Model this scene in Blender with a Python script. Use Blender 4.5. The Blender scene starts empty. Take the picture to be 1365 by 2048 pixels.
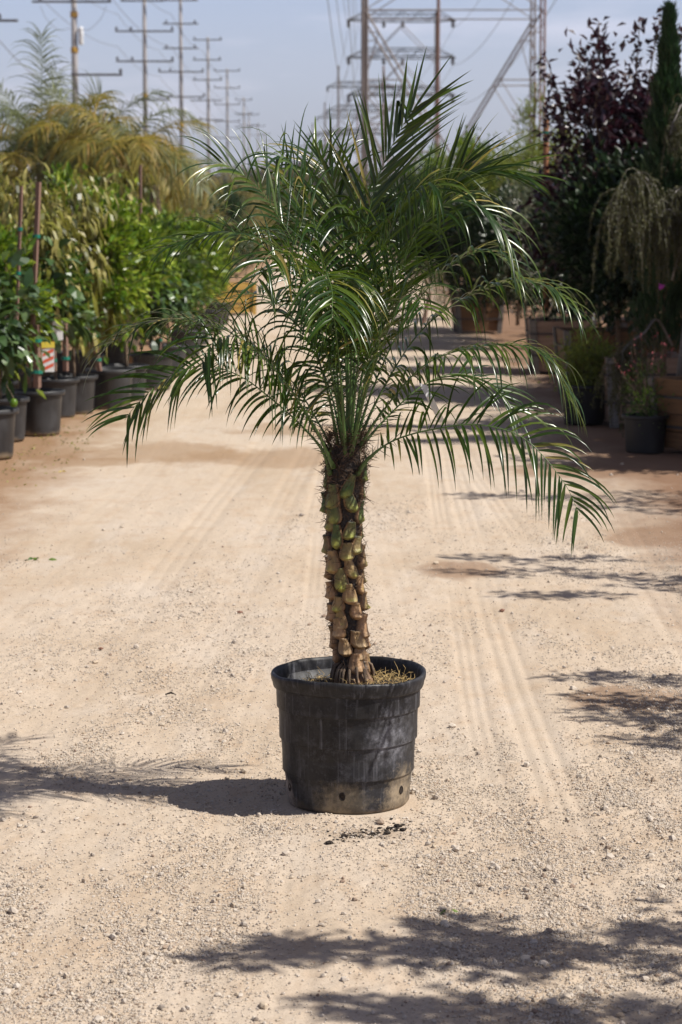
import bpy, math, random
import numpy as np
from mathutils import Vector, Matrix
R = math.radians
rng = np.random.default_rng(7); random.seed(7)
sc = bpy.context.scene
COL = sc.collection

# ------------------------------------------------------------------ camera
F = 85/36*2048; PITCH = math.atan(624/F); CZ = 1.7
cd = bpy.data.cameras.new('camera'); cam = bpy.data.objects.new('camera', cd); COL.objects.link(cam)
cd.sensor_fit = 'VERTICAL'; cd.sensor_height = 36; cd.sensor_width = 24; cd.lens = 85
cd.clip_start = .1; cd.clip_end = 60000
cam.location = (0, 0, CZ); cam.rotation_euler = (math.pi/2-PITCH, 0, 0)
cd.dof.use_dof = True; cd.dof.focus_distance = 6.85; cd.dof.aperture_fstop = 7.5
sc.camera = cam
cP, sP = math.cos(PITCH), math.sin(PITCH)
def ray(px, py):
    x = (px-682.5)/F; u = (1024-py)/F
    return np.array([x, cP+u*sP, -sP+u*cP])
def P(px, py, Y):                      # point of the picture at ground distance Y
    d = ray(px, py); d = d*(Y/d[1]); return np.array([d[0], Y, CZ+d[2]])
def G(px, py):                         # the same on the ground
    d = ray(px, py); s = -CZ/d[2]; return np.array([d[0]*s, d[1]*s, 0.])

# ------------------------------------------------------------------ sky, sun, exposure
SUN = Vector((.80, -.20, 1.0)).normalized()
w = bpy.data.worlds.new('World'); sc.world = w; w.use_nodes = True
nt = w.node_tree; nt.nodes.clear()
out = nt.nodes.new('ShaderNodeOutputWorld'); bg = nt.nodes.new('ShaderNodeBackground'); bg.inputs[1].default_value = .098
sky = nt.nodes.new('ShaderNodeTexSky'); sky.sky_type = 'NISHITA'; sky.sun_disc = False
sky.sun_elevation = math.asin(SUN.z); sky.sun_rotation = math.atan2(SUN.x, SUN.y)
sky.altitude = 50; sky.air_density = 1.0; sky.dust_density = 1.6; sky.ozone_density = 2.0
tc = nt.nodes.new('ShaderNodeTexCoord'); mp = nt.nodes.new('ShaderNodeMapping'); mp.inputs['Scale'].default_value = (9, 9, 46)
nz = nt.nodes.new('ShaderNodeTexNoise'); nz.inputs['Scale'].default_value = 1.3; nz.inputs['Detail'].default_value = 6; nz.inputs['Roughness'].default_value = .5
cr = nt.nodes.new('ShaderNodeValToRGB'); cr.color_ramp.elements[0].position = .50; cr.color_ramp.elements[1].position = .78
cr.color_ramp.elements[1].color = (.5, .5, .5, 1)
tint = nt.nodes.new('ShaderNodeMix'); tint.data_type = 'RGBA'; tint.blend_type = 'MULTIPLY'; tint.inputs[0].default_value = 1
tint.inputs[7].default_value = (.99, 1.02, 1.36, 1)
mx = nt.nodes.new('ShaderNodeMix'); mx.data_type = 'RGBA'; mx.inputs[7].default_value = (12.0, 10.9, 12.0, 1)
L = nt.links.new
L(tc.outputs['Generated'], mp.inputs[0]); L(mp.outputs[0], nz.inputs[0]); L(nz.outputs[0], cr.inputs[0]); L(cr.outputs[0], mx.inputs[0])
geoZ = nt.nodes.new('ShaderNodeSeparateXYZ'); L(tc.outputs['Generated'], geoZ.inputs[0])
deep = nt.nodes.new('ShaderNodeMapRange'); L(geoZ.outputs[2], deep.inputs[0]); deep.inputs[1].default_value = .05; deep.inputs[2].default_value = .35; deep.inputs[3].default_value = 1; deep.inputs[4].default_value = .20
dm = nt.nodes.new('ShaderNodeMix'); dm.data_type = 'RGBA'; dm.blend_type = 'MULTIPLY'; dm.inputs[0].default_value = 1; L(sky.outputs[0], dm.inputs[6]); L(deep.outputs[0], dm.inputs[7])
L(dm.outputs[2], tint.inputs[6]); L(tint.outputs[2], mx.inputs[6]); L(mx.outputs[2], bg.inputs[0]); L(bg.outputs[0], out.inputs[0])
sd = bpy.data.lights.new('sun', 'SUN'); sd.energy = 5.0; sd.angle = R(.53); sd.color = (1, .955, .88)
so = bpy.data.objects.new('sun', sd); COL.objects.link(so); so.rotation_euler = SUN.to_track_quat('Z', 'Y').to_euler(); so.location = (30, -8, 40)
sc.view_settings.view_transform = 'Standard'; sc.view_settings.look = 'None'; sc.view_settings.gamma = 1; sc.view_settings.exposure = 0.56
sc.view_settings.use_curve_mapping = False

# ------------------------------------------------------------------ materials
class NT:
    def __init__(s, name):
        s.m = bpy.data.materials.new(name); s.m.use_nodes = True; s.t = s.m.node_tree
        s.p = s.t.nodes['Principled BSDF']; s.o = s.t.nodes['Material Output']
    def n(s, t, **k):
        x = s.t.nodes.new(t)
        for a, b in k.items(): setattr(x, a, b)
        return x
    def l(s, a, b): s.t.links.new(a, b)
    def noise(s, scale, detail=3, rough=.5, src=None, vec=(1, 1, 1)):
        tc = s.n('ShaderNodeTexCoord'); mp = s.n('ShaderNodeMapping'); mp.inputs['Scale'].default_value = vec
        s.l(tc.outputs['Object'], mp.inputs[0]); n = s.n('ShaderNodeTexNoise'); s.l(mp.outputs[0], n.inputs[0])
        n.inputs['Scale'].default_value = scale; n.inputs['Detail'].default_value = detail; n.inputs['Roughness'].default_value = rough
        return n.outputs[0]
    def ramp(s, src, stops):
        r = s.n('ShaderNodeValToRGB'); e = r.color_ramp.elements
        while len(e) < len(stops): e.new(.5)
        for q, (p, c) in zip(e, stops): q.position = p; q.color = (*c, 1) if len(c) == 3 else c
        s.l(src, r.inputs[0]); return r.outputs[0]
    def mix(s, a, b, f, mode='MIX'):
        m = s.n('ShaderNodeMix', data_type='RGBA', blend_type=mode)
        for sock, v in ((m.inputs[0], f), (m.inputs[6], a), (m.inputs[7], b)):
            if isinstance(v, (int, float)): sock.default_value = v
            elif isinstance(v, tuple): sock.default_value = (*v, 1)
            else: s.l(v, sock)
        return m.outputs[2]
    def bump(s, h, strength, dist=.01, nrm=None):
        b = s.n('ShaderNodeBump'); b.inputs['Strength'].default_value = strength; b.inputs['Distance'].default_value = dist
        s.l(h, b.inputs['Height'])
        if nrm is not None: s.l(nrm, b.inputs['Normal'])
        s.l(b.outputs[0], s.p.inputs['Normal']); return b.outputs[0]
def leafmat(name, a, b, rough=.38, tr=.22, trc=None, spec=.5, c=None, dry=None):
    k = NT(name); g = k.n('ShaderNodeNewGeometry')
    stops = [(0, a), (.6, b)] + ([(.94 if dry else 1, c)] if c else []) + ([(.965, dry)] if dry else [])
    col = k.ramp(g.outputs['Random Per Island'], stops)
    nz = k.ramp(k.noise(6, 2), [(.3, (.75, .75, .75)), (.7, (1.15, 1.15, 1.15))]); col = k.mix(col, nz, 1.0, 'MULTIPLY')
    k.l(col, k.p.inputs['Base Color']); k.p.inputs['Roughness'].default_value = rough; k.p.inputs['Specular IOR Level'].default_value = spec
    t = k.n('ShaderNodeBsdfTranslucent'); trc = trc or tuple(min(1, x*1.8) for x in b); 
    k.l(k.mix(col, trc, .5), t.inputs[0])
    ms = k.n('ShaderNodeMixShader'); ms.inputs[0].default_value = tr
    k.l(k.p.outputs[0], ms.inputs[1]); k.l(t.outputs[0], ms.inputs[2]); k.l(ms.outputs[0], k.o.inputs[0]); return k.m
def plain(name, a, b=None, scale=20, rough=.7, bump=0, metal=0, vec=(1, 1, 1), detail=4):
    k = NT(name); b = b or tuple(x*.6 for x in a); n = k.noise(scale, detail, .6, vec=vec)
    k.l(k.ramp(n, [(.3, a), (.7, b)]), k.p.inputs['Base Color']); k.p.inputs['Roughness'].default_value = rough; k.p.inputs['Metallic'].default_value = metal
    if bump: k.bump(n, bump, .01)
    return k.m
M = {}
M['palm'] = leafmat('palm_leaf', (.006, .022, .004), (.018, .048, .006), .29, .19, (.26, .42, .02), .5, (.075, .11, .012), (.28, .22, .06))
M['rachis'] = plain('palm_stalk', (.10, .17, .045), (.055, .11, .025), 14, .4)
M['fibre'] = plain('palm_fibre', (.10, .055, .03), (.028, .016, .01), 90, .9)
M['straw'] = plain('dry_straw', (.52, .38, .16), (.28, .18, .07), 40, .8)
M['citrus'] = leafmat('citrus_leaf', (.010, .034, .005), (.10, .19, .014), .34, .27, (.38, .55, .03), .4, (.36, .42, .06))
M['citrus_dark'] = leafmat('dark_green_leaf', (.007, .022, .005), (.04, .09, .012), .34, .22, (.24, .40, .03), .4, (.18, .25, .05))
M['mango'] = leafmat('curled_yellow_leaf', (.02, .03, .006), (.20, .20, .03), .42, .30, (.45, .42, .08), .5, (.40, .34, .12))
M['broad'] = leafmat('broad_leaf', (.012, .036, .010), (.05, .10, .03), .36, .18, (.2, .34, .06), .5, (.13, .19, .08))
M['gold'] = leafmat('golden_frond', (.05, .065, .012), (.26, .23, .04), .5, .38, (.6, .46, .07), .4, (.36, .22, .06))
M['greenfrond'] = leafmat('green_frond', (.05, .07, .02), (.12, .14, .045), .5, .3)
M['plum'] = leafmat('purple_leaf', (.012, .005, .010), (.035, .012, .020), .33, .12, (.16, .03, .05), .6)
M['plumred'] = leafmat('reddish_leaf', (.03, .012, .014), (.11, .03, .03), .4, .25, (.3, .08, .05))
M['cypress'] = leafmat('cypress_spray', (.010, .030, .010), (.022, .062, .014), .6, .12)
M['weep'] = leafmat('weeping_foliage', (.04, .042, .014), (.09, .09, .028), .6, .2)
M['yellowgreen'] = leafmat('yellow_green_leaf', (.08, .12, .02), (.2, .24, .045), .42, .32, (.45, .5, .08))
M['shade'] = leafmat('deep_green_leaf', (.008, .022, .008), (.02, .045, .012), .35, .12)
M['silver'] = leafmat('grey_green_leaf', (.06, .08, .04), (.16, .18, .11), .5, .2)
M['flower'] = leafmat('white_blossom', (.5, .48, .42), (.7, .68, .6), .6, .3)
M['pink'] = leafmat('pink_blossom', (.36, .06, .09), (.5, .12, .14), .6, .3)
M['farbush'] = leafmat('far_bush_leaf', (.03, .05, .02), (.07, .09, .035), .6, .2)
M['fardark'] = leafmat('far_tree_leaf', (.05, .045, .035), (.10, .085, .06), .6, .15)
M['fargold'] = leafmat('far_dry_leaf', (.13, .12, .04), (.25, .22, .08), .6, .25)
M['bark'] = plain('bark', (.20, .14, .09), (.09, .06, .04), 30, .85, .4)
M['stake'] = plain('stake_wood', (.22, .13, .09), (.13, .075, .06), 8, .8, .2, vec=(6, 6, .5))
M['pole_orange'] = plain('peeled_pole', (.34, .145, .06), (.18, .075, .035), 6, .7, .2, vec=(6, 6, .7))
M['tie'] = plain('green_tie', (.0, .16, .11), (0, .12, .08), 4, .5)
M['card_white'] = plain('white_card', (.75, .75, .74), (.66, .66, .66), 9, .6)
M['card_red'] = plain('red_stripe', (.68, .13, .06), (.6, .1, .05), 9, .6)
M['card_yellow'] = plain('yellow_card', (.7, .6, .08), (.65, .5, .05), 9, .6)
M['polewood'] = plain('weathered_pole', (.32, .30, .30), (.20, .18, .18), 3, .85, vec=(8, 8, .6))
M['armwood'] = plain('crossarm_wood', (.12, .11, .11), (.07, .06, .06), 5, .85)
M['insul'] = plain('insulator_ceramic', (.05, .04, .045), (.03, .025, .03), 5, .3)
M['white_metal'] = plain('white_painted_metal', (.72, .73, .75), (.6, .6, .62), 3, .45)
M['band'] = plain('yellow_band', (.5, .3, .05), (.4, .22, .04), 6, .6)
M['steel'] = plain('weathered_steel', (.23, .19, .175), (.10, .075, .07), .35, .65)
M['steel_dark'] = plain('dark_steel', (.045, .043, .046), (.03, .028, .03), .5, .6)
M['wire'] = plain('wire', (.16, .16, .17), (.12, .12, .13), 1, .5)
M['rust'] = plain('rusty_steel', (.24, .12, .075), (.14, .06, .04), .6, .75)
M['blacksoil'] = plain('black_soil', (.035, .024, .016), (.012, .008, .006), 120, .95, .8)
M['stone'] = None

M['shadedpot'] = plain('shaded_black_plastic', (.010, .010, .011), (.02, .019, .018), 6, .6)  # darker pot plastic: the shade over the right pots is put into its colour
def potmat(name, base, dust, big=False):
    k = NT(name)
    n1 = k.noise(3.0 if big else 5, 6, .65); n2 = k.noise(1.2, 5, .7, vec=(26, 26, 1.2)); n3 = k.noise(60, 3)
    c = k.mix(base, dust, k.ramp(n1, [(.46, (0, 0, 0)), (.76, (.55, .55, .55))]))
    c = k.mix(c, tuple(min(1, x*1.7+.02) for x in base), k.ramp(n2, [(.5, (0, 0, 0)), (.75, (.5, .5, .5))]))
    # dust thrown up from the ground, strongest at the foot
    tc = k.n('ShaderNodeTexCoord'); sx = k.n('ShaderNodeSeparateXYZ'); k.l(tc.outputs['Object'], sx.inputs[0])
    ad = k.n('ShaderNodeMath', operation='MULTIPLY_ADD'); k.l(n1, ad.inputs[0]); ad.inputs[1].default_value = .14; k.l(sx.outputs[2], ad.inputs[2])
    lo = k.ramp(ad.outputs[0], [(.05, (.8, .8, .8)), (.105, (0, 0, 0))]) if not big else k.ramp(ad.outputs[0], [(.05, (.7, .7, .7)), (.10, (0, 0, 0))])
    c = k.mix(c, (.36, .27, .17), lo)
    k.l(c, k.p.inputs['Base Color']); k.l(k.ramp(n1, [(.35, (.38, .38, .38)), (.7, (.7, .7, .7))]), k.p.inputs['Roughness'])
    k.bump(n3, .12, .003); return k, c
k, c = potmat('grey_plastic', (.020, .020, .022), (.085, .085, .09)); M['pot'] = k.m
# the big pot: scuffs and rust coloured stains with shapes of their own
k, c = potmat('scuffed_black_plastic', (.006, .006, .0075), (.060, .060, .070), True)
def blob(k, centre, r0, r1, amp, sc_=(1, 1, 1)):
    tc = k.n('ShaderNodeTexCoord'); v = k.n('ShaderNodeVectorMath', operation='SUBTRACT'); k.l(tc.outputs['Object'], v.inputs[0]); v.inputs[1].default_value = centre
    s_ = k.n('ShaderNodeVectorMath', operation='MULTIPLY'); k.l(v.outputs[0], s_.inputs[0]); s_.inputs[1].default_value = sc_
    ln = k.n('ShaderNodeVectorMath', operation='LENGTH'); k.l(s_.outputs[0], ln.inputs[0])
    a = k.n('ShaderNodeMath', operation='MULTIPLY_ADD'); k.l(k.noise(30, 8, .78), a.inputs[0]); a.inputs[1].default_value = .16; k.l(ln.outputs['Value'], a.inputs[2])
    return k.ramp(a.outputs[0], [(r0, (amp,)*3), (r1, (0, 0, 0))])
c = k.mix(c, (.30, .30, .33), k.mix(blob(k, (.125, -.15, .215), .12, .18, .7), k.ramp(k.noise(38, 6, .7), [(.4, (.1, .1, .1)), (.65, (1, 1, 1))]), 1.0, 'MULTIPLY'))
c = k.mix(c, (.20, .20, .22), k.ramp(k.noise(1.0, 4, .7, vec=(60, 60, .8)), [(.55, (0, 0, 0)), (.72, (.5, .5, .5))]))
c = k.mix(c, (.14, .14, .16), k.ramp(k.noise(34, 8, .8), [(.5, (0, 0, 0)), (.75, (.6, .6, .6))]))
k.p.inputs['Specular IOR Level'].default_value = .3
BR = k.ramp(k.noise(22, 6, .75), [(.42, (0, 0, 0)), (.58, (1, 1, 1))])
c = k.mix(c, (.36, .29, .19), blob(k, (-.02, -.18, .030), .10, .15, .55, (.7, 1, 1)))
c = k.mix(c, (.42, .33, .22), blob(k, (.155, -.10, .035), .12, .165, .65, (1, 1, .8)))
c = k.mix(c, (.36, .30, .26), blob(k, (-.175, -.04, .03), .10, .14, .8))
c = k.mix(c, (.03, .028, .027), k.mix(BR, (.55, .55, .55), 1.0, 'MULTIPLY'))
k.l(c, k.p.inputs['Base Color']); M['bigpot'] = k.m

def wood(name, a, b, rough=.75):
    k = NT(name); n = k.noise(3, 5, .6, vec=(1, 1, 14)); n2 = k.noise(2.2, 2)
    c = k.ramp(n, [(.3, a), (.7, b)]); c = k.mix(c, (.6, .6, .6), k.ramp(n2, [(.4, (0, 0, 0)), (.8, (.6, .6, .6))]), 'MULTIPLY')
    k.l(c, k.p.inputs['Base Color']); k.p.inputs['Roughness'].default_value = rough; k.bump(n, .3, .004); return k.m
M['board_orange'] = wood('stained_board', (.22, .12, .05), (.12, .06, .028))
M['board_grey'] = wood('weathered_board', (.40, .28, .20), (.22, .14, .10))
M['batten'] = wood('grey_batten', (.24, .22, .20), (.12, .11, .10))
M['yellowboard'] = wood('yellow_board', (.52, .33, .07), (.38, .22, .05))

# ------------------------------------------------------------------ mesh helpers
def mesh(name, V, FQ=None, FT=None, smooth=False):
    V = np.asarray(V, dtype=np.float32).reshape(-1, 3); me = bpy.data.meshes.new(name)
    FQ = np.zeros((0, 4), int) if FQ is None else np.asarray(FQ, int).reshape(-1, 4)
    FT = np.zeros((0, 3), int) if FT is None else np.asarray(FT, int).reshape(-1, 3)
    me.vertices.add(len(V)); me.vertices.foreach_set('co', V.ravel())
    nl = len(FQ)*4+len(FT)*3; me.loops.add(nl)
    me.loops.foreach_set('vertex_index', np.concatenate([FQ.ravel(), FT.ravel()]).astype(np.int32))
    nf = len(FQ)+len(FT); me.polygons.add(nf)
    st = np.concatenate([np.arange(len(FQ))*4, len(FQ)*4+np.arange(len(FT))*3]).astype(np.int32)
    me.polygons.foreach_set('loop_start', st)
    me.polygons.foreach_set('loop_total', np.concatenate([np.full(len(FQ), 4), np.full(len(FT), 3)]).astype(np.int32))
    me.polygons.foreach_set('use_smooth', np.full(nf, smooth)); me.update(calc_edges=True); return me
class B:                                # collects shapes that become ONE mesh
    def __init__(s): s.V = []; s.Q = []; s.T = []; s.n = 0
    def add(s, V, Q=None, T=None):
        V = np.asarray(V, float).reshape(-1, 3)
        if Q is not None and len(Q): s.Q.append(np.asarray(Q)+s.n)
        if T is not None and len(T): s.T.append(np.asarray(T)+s.n)
        s.V.append(V); s.n += len(V)
    def box(s, c, d, rot=None, taper=1.0):
        c = np.array(c); h = np.array(d)/2
        v = np.array([[x*h[0]*(taper if z > 0 else 1), y*h[1]*(taper if z > 0 else 1), z*h[2]] for z in (-1, 1) for x, y in ((-1, -1), (1, -1), (1, 1), (-1, 1))])
        if rot is not None: v = v @ np.array(rot).T
        s.add(v+c, [(0, 3, 2, 1), (4, 5, 6, 7), (0, 1, 5, 4), (1, 2, 6, 5), (2, 3, 7, 6), (3, 0, 4, 7)])
    def tube(s, pts, r, n=8, cap=True, flat=None):
        pts = np.asarray(pts, float); k = len(pts); r = np.broadcast_to(np.asarray(r, float), (k,))
        t = np.gradient(pts, axis=0); t /= np.linalg.norm(t, axis=1)[:, None]+1e-12
        ref = np.array([0, 0, 1.]) if abs(t[0, 2]) < .9 else np.array([1., 0, 0])
        a = np.arange(n)*2*np.pi/n; V = []
        u = np.cross(t[0], ref); u /= np.linalg.norm(u)
        for i in range(k):
            u = u-t[i]*np.dot(u, t[i]); u /= np.linalg.norm(u)+1e-12; v = np.cross(t[i], u)
            V.append(pts[i]+r[i]*(np.cos(a)[:, None]*u+np.sin(a)[:, None]*v))
        V = np.concatenate(V); i = np.arange(k-1)[:, None]*n; j = np.arange(n)[None]; j2 = (j+1) % n
        Q = np.stack([i+j, i+j2, i+n+j2, i+n+j], -1).reshape(-1, 4); T = []
        if cap:
            V = np.concatenate([V, pts[:1], pts[-1:]]); b = k*n
            T = [(b, (q+1) % n, q) for q in range(n)]+[(b+1, (k-1)*n+q, (k-1)*n+(q+1) % n) for q in range(n)]
        s.add(V, Q, T)
    def lathe(s, prof, n=48, centre=(0, 0, 0), fn=None):
        prof = np.asarray(prof, float); a = np.arange(n)*2*np.pi/n; k = len(prof)
        r = prof[:, 0][:, None]*np.ones(n); z = prof[:, 1][:, None]*np.ones(n)
        if fn: r, z = fn(r, z, a[None])
        V = np.stack([r*np.cos(a), r*np.sin(a), z], -1).reshape(-1, 3)+np.array(centre)
        i = np.arange(k-1)[:, None]*n; j = np.arange(n)[None]; j2 = (j+1) % n
        s.add(V, np.stack([i+j, i+j2, i+n+j2, i+n+j], -1).reshape(-1, 4))
    def me(s, name, smooth=False):
        return mesh(name, np.concatenate(s.V), np.concatenate(s.Q) if s.Q else None, np.concatenate(s.T) if s.T else None, smooth)
def obj(name, me, mat=None, parent=None, loc=None):
    if isinstance(me, B): me = me.me(name)
    o = bpy.data.objects.new(name, me); COL.objects.link(o)
    if mat is not None and not me.materials: me.materials.append(M[mat] if isinstance(mat, str) else mat)
    if parent is not None: o.parent = parent
    if loc is not None: o.location = loc
    return o
def tag(o, label=None, cat=None, group=None, kind=None):
    if label: o['label'] = label
    if cat: o['category'] = cat
    if group: o['group'] = group
    if kind: o['kind'] = kind
    return o
def thing(name, label, cat, loc=(0, 0, 0), rz=0, group=None, s=1):
    o = bpy.data.objects.new(name, None); COL.objects.link(o); o.empty_display_size = .1
    o.location = tuple(float(v) for v in loc); o.rotation_euler = (0, 0, rz); o.scale = (s, s, s) if not isinstance(s, tuple) else s
    return tag(o, label, cat, group)
def smoothme(me): 
    me.polygons.foreach_set('use_smooth', np.ones(len(me.polygons), bool)); return me
def unit(v): return v/(np.linalg.norm(v, axis=-1, keepdims=True)+1e-12)
def crom(pts, n):                       # Catmull-Rom through pts
    p = np.asarray(pts, float); p = np.vstack([2*p[0]-p[1], p, 2*p[-1]-p[-2]]); k = len(p)-3
    u = np.linspace(0, k-1e-6, n); i = u.astype(int); t = (u-i)[:, None]
    a, b, c, d = p[i], p[i+1], p[i+2], p[i+3]
    return .5*((2*b)+(-a+c)*t+(2*a-5*b+4*c-d)*t*t+(-a+3*b-3*c+d)*t**3)
def vnoise(x, y, seed=0):               # smooth value noise
    r = np.random.default_rng(seed).random((256, 256)); xi = np.floor(x).astype(int); yi = np.floor(y).astype(int)
    fx = x-xi; fy = y-yi; fx = fx*fx*(3-2*fx); fy = fy*fy*(3-2*fy)
    g = lambda a, b: r[a % 256, b % 256]
    return (g(xi, yi)*(1-fx)+g(xi+1, yi)*fx)*(1-fy)+(g(xi, yi+1)*(1-fx)+g(xi+1, yi+1)*fx)*fy-.5
def fbm(x, y, o=4, seed=0): return sum(vnoise(x*2**i+17*i, y*2**i, seed+i)*.5**i for i in range(o))

# leaves: N leaf blades as one vertex block (simple folded blades, or curled strips)
def blades(P0, D, Ln, Wd, curl=0, K=1, fold=.25, g=None):
    g = g or rng; N = len(P0); D = unit(D); up = unit(g.normal(size=(N, 3))*.5+np.array([0, 0, 1.])); S = unit(np.cross(D, up)); Nn = unit(np.cross(S, D))
    Ln = np.broadcast_to(Ln, (N,))[:, None]; Wd = np.broadcast_to(Wd, (N,))[:, None]
    if K == 1:
        mid = P0+D*Ln*.45; tip = P0+D*Ln-Nn*Ln*.12
        V = np.stack([P0, mid+S*Wd/2+Nn*Wd*fold, tip, mid-S*Wd/2+Nn*Wd*fold], 1).reshape(-1, 3)
        b = (np.arange(N)*4)[:, None]; T = np.concatenate([b+[0, 1, 2], b+[0, 2, 3]]); return V, None, T
    V = []; p = P0.copy(); d = D.copy(); cl = np.broadcast_to(curl, (N,))[:, None]
    for i in range(K+1):
        t = i/K; wv = Wd/2*max(.04, math.sin(math.pi*min(.97, t*.9+.06))**.7)
        V += [p+S*wv+Nn*wv*fold, p-S*wv+Nn*wv*fold]
        d = unit(d+np.array([0, 0, -1.])*cl/K); p = p+d*Ln/K; Nn = unit(np.cross(S, d))
    V = np.stack(V, 1).reshape(-1, 3); b = (np.arange(N)*(2*K+2))[:, None]
    Q = np.concatenate([b+[2*i, 2*i+1, 2*i+3, 2*i+2] for i in range(K)]); return V, Q, None

# ------------------------------------------------------------------ ground
PC = G(697, 1601)                       # where the big pot stands
TRK = [(.345, .085), (.62, .07), (-.30, .06), (-.68, .08), (-1.05, .09), (-1.5, .10), (1.25, .09), (.95, .07), (-.12, .05), (.47, .05)]
def wob(y, k): return .03*np.sin(y*.28+k*1.7)+.006*np.sin(y*1.1+k)
def trackmask(x, y):
    m = np.zeros_like(x); tr = np.zeros_like(x)
    for k, (tx, hw) in enumerate(TRK):
        sl = (-.02, .012, .02, .045, .05, .03, .03, -.01, .006, .01)[k]
        u = (x-(tx+sl*(y-6)+wob(y, k)))/hw; on = 1/(1+np.exp((np.abs(u)-1)*9)); fade = np.clip(.7+1.3*vnoise(y*.35+k*9, np.zeros_like(y)+k, 40+k), .15, 1)
        m = np.maximum(m, on*fade)
        groove = np.where(np.abs(u) < 1, np.cos(u*9.4)*.5+.5, 0)
        tread = (np.sin(y*2*np.pi/.026+np.abs(u)*2.2)*.5+.5)*(np.abs(np.sin(u*4.7)) > .35)
        tr = np.maximum(tr, on*fade*(.5*(1-groove)+.55*tread))
    return m, tr
def gheight(x, y):
    near = np.clip(1.6-y/16, 0, 1); m, tr = trackmask(x, y)
    h = .022*fbm(x*.8, y*.55, 3, 3)+.006*fbm(x*7, y*4, 3, 9)*near
    g = gravel(x, y); h = h+near*(1-m)*((.0045*fbm(x*42, y*36, 2, 21))+.006*g*(fbm(x*80, y*70, 2, 31)))
    h = h-.006*m+(.0030+.0012*(x > .2))*tr*near
    d = np.hypot(x-PC[0], y-PC[1]); rr = np.clip((d-.17)/.1, 0, 1); h = h*rr
    h += .016*np.exp(-((x-PC[0]+.08)**2/.006+(y-(PC[1]-.215))**2/.0016))+.010*np.exp(-((x-PC[0]-.10)**2/.01+(y-(PC[1]-.25))**2/.002))*(1+fbm(x*30, y*30, 2, 5))
    return h
def gravel(x, y):
    g = fbm(x*1.7+3, y*.62, 4, 50)*2.2+.34+.10*np.clip((9-y)/3, -2, 1.3)
    return np.clip(g, 0, 1)
def geo(a, b, s0, q):
    v = [a]; s = s0
    while v[-1] < b: v.append(v[-1]+s); s *= q
    return v
xs = np.arange(-1.35, 1.55, .0085); xr = geo(1.55, 4000, .012, 1.06); xl = [-v for v in geo(1.35, 4000, .012, 1.06)][::-1]
xs = np.array(xl[:-1]+list(xs)+xr)
ys = np.array([-60, -30, -15, -8, -4, -1, 1, 2.5, 3.5, 4.0, 4.3]+list(np.arange(4.5, 8.2, .0095))+geo(8.2, 30, .0105, 1.0075)[1:]+geo(31, 7500, .6, 1.09)[1:])
X, Y = np.meshgrid(xs, ys, indexing='xy'); Z = np.where((np.abs(X) < 12) & (Y < 60) & (Y > 0), gheight(X, Y), 0)
nx, ny = len(xs), len(ys); i = np.arange(ny-1)[:, None]*nx; j = np.arange(nx-1)[None]
gm = mesh('ground', np.stack([X, Y, Z], -1), np.stack([i+j, i+j+1, i+nx+j+1, i+nx+j], -1).reshape(-1, 4), None, True)
k = NT('sandy_dirt')
big = k.noise(.55, 5, .6, vec=(1.5, .7, 1)); med = k.noise(6, 5, .65, vec=(1.4, .7, 1)); fine = k.noise(160, 4, .7); grain = k.noise(520, 2, .6)
c = k.ramp(big, [(.32, (.405, .318, .232)), (.52, (.468, .384, .300)), (.7, (.456, .384, .310))])
c = k.mix(c, (.36, .24, .145), k.ramp(med, [(.5, (0, 0, 0)), (.8, (.55, .55, .55))]))
c = k.mix(c, (.49, .425, .36), k.ramp(k.noise(2.4, 6, .7, vec=(1.3, .45, 1)), [(.52, (0, 0, 0)), (.66, (.5, .5, .5))]))
c = k.mix(c, k.ramp(fine, [(.25, (.50, .46, .42)), (.48, (1, 1, 1)), (.8, (1.1, 1.08, 1.04))]), .7, 'MULTIPLY')
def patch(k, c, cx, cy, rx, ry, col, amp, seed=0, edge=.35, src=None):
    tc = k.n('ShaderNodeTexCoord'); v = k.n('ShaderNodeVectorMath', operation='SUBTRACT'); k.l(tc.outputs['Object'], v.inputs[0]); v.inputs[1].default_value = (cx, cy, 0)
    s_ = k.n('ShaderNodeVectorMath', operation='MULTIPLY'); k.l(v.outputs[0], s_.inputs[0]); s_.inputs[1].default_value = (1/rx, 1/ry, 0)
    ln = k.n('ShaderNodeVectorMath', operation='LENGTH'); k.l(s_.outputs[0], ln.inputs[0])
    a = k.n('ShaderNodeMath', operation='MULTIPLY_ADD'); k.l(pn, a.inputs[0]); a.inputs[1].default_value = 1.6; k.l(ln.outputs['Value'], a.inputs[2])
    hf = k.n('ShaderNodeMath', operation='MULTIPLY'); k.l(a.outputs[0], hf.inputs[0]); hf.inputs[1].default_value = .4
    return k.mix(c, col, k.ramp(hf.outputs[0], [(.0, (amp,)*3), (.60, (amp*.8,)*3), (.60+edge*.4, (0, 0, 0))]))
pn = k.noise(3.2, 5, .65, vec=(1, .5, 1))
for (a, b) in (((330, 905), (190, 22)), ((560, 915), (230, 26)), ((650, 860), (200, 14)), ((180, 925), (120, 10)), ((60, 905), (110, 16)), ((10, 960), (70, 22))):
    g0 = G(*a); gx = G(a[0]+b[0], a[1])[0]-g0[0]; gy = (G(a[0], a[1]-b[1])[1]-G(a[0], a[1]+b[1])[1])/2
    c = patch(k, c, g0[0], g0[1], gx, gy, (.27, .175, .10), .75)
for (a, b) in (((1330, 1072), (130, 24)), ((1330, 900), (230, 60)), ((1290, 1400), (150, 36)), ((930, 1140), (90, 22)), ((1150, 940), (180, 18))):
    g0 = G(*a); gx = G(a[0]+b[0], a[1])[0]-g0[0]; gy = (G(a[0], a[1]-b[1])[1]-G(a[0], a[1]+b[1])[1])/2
    c = patch(k, c, g0[0], g0[1], gx, gy, (.20, .115, .065), .8)
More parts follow.
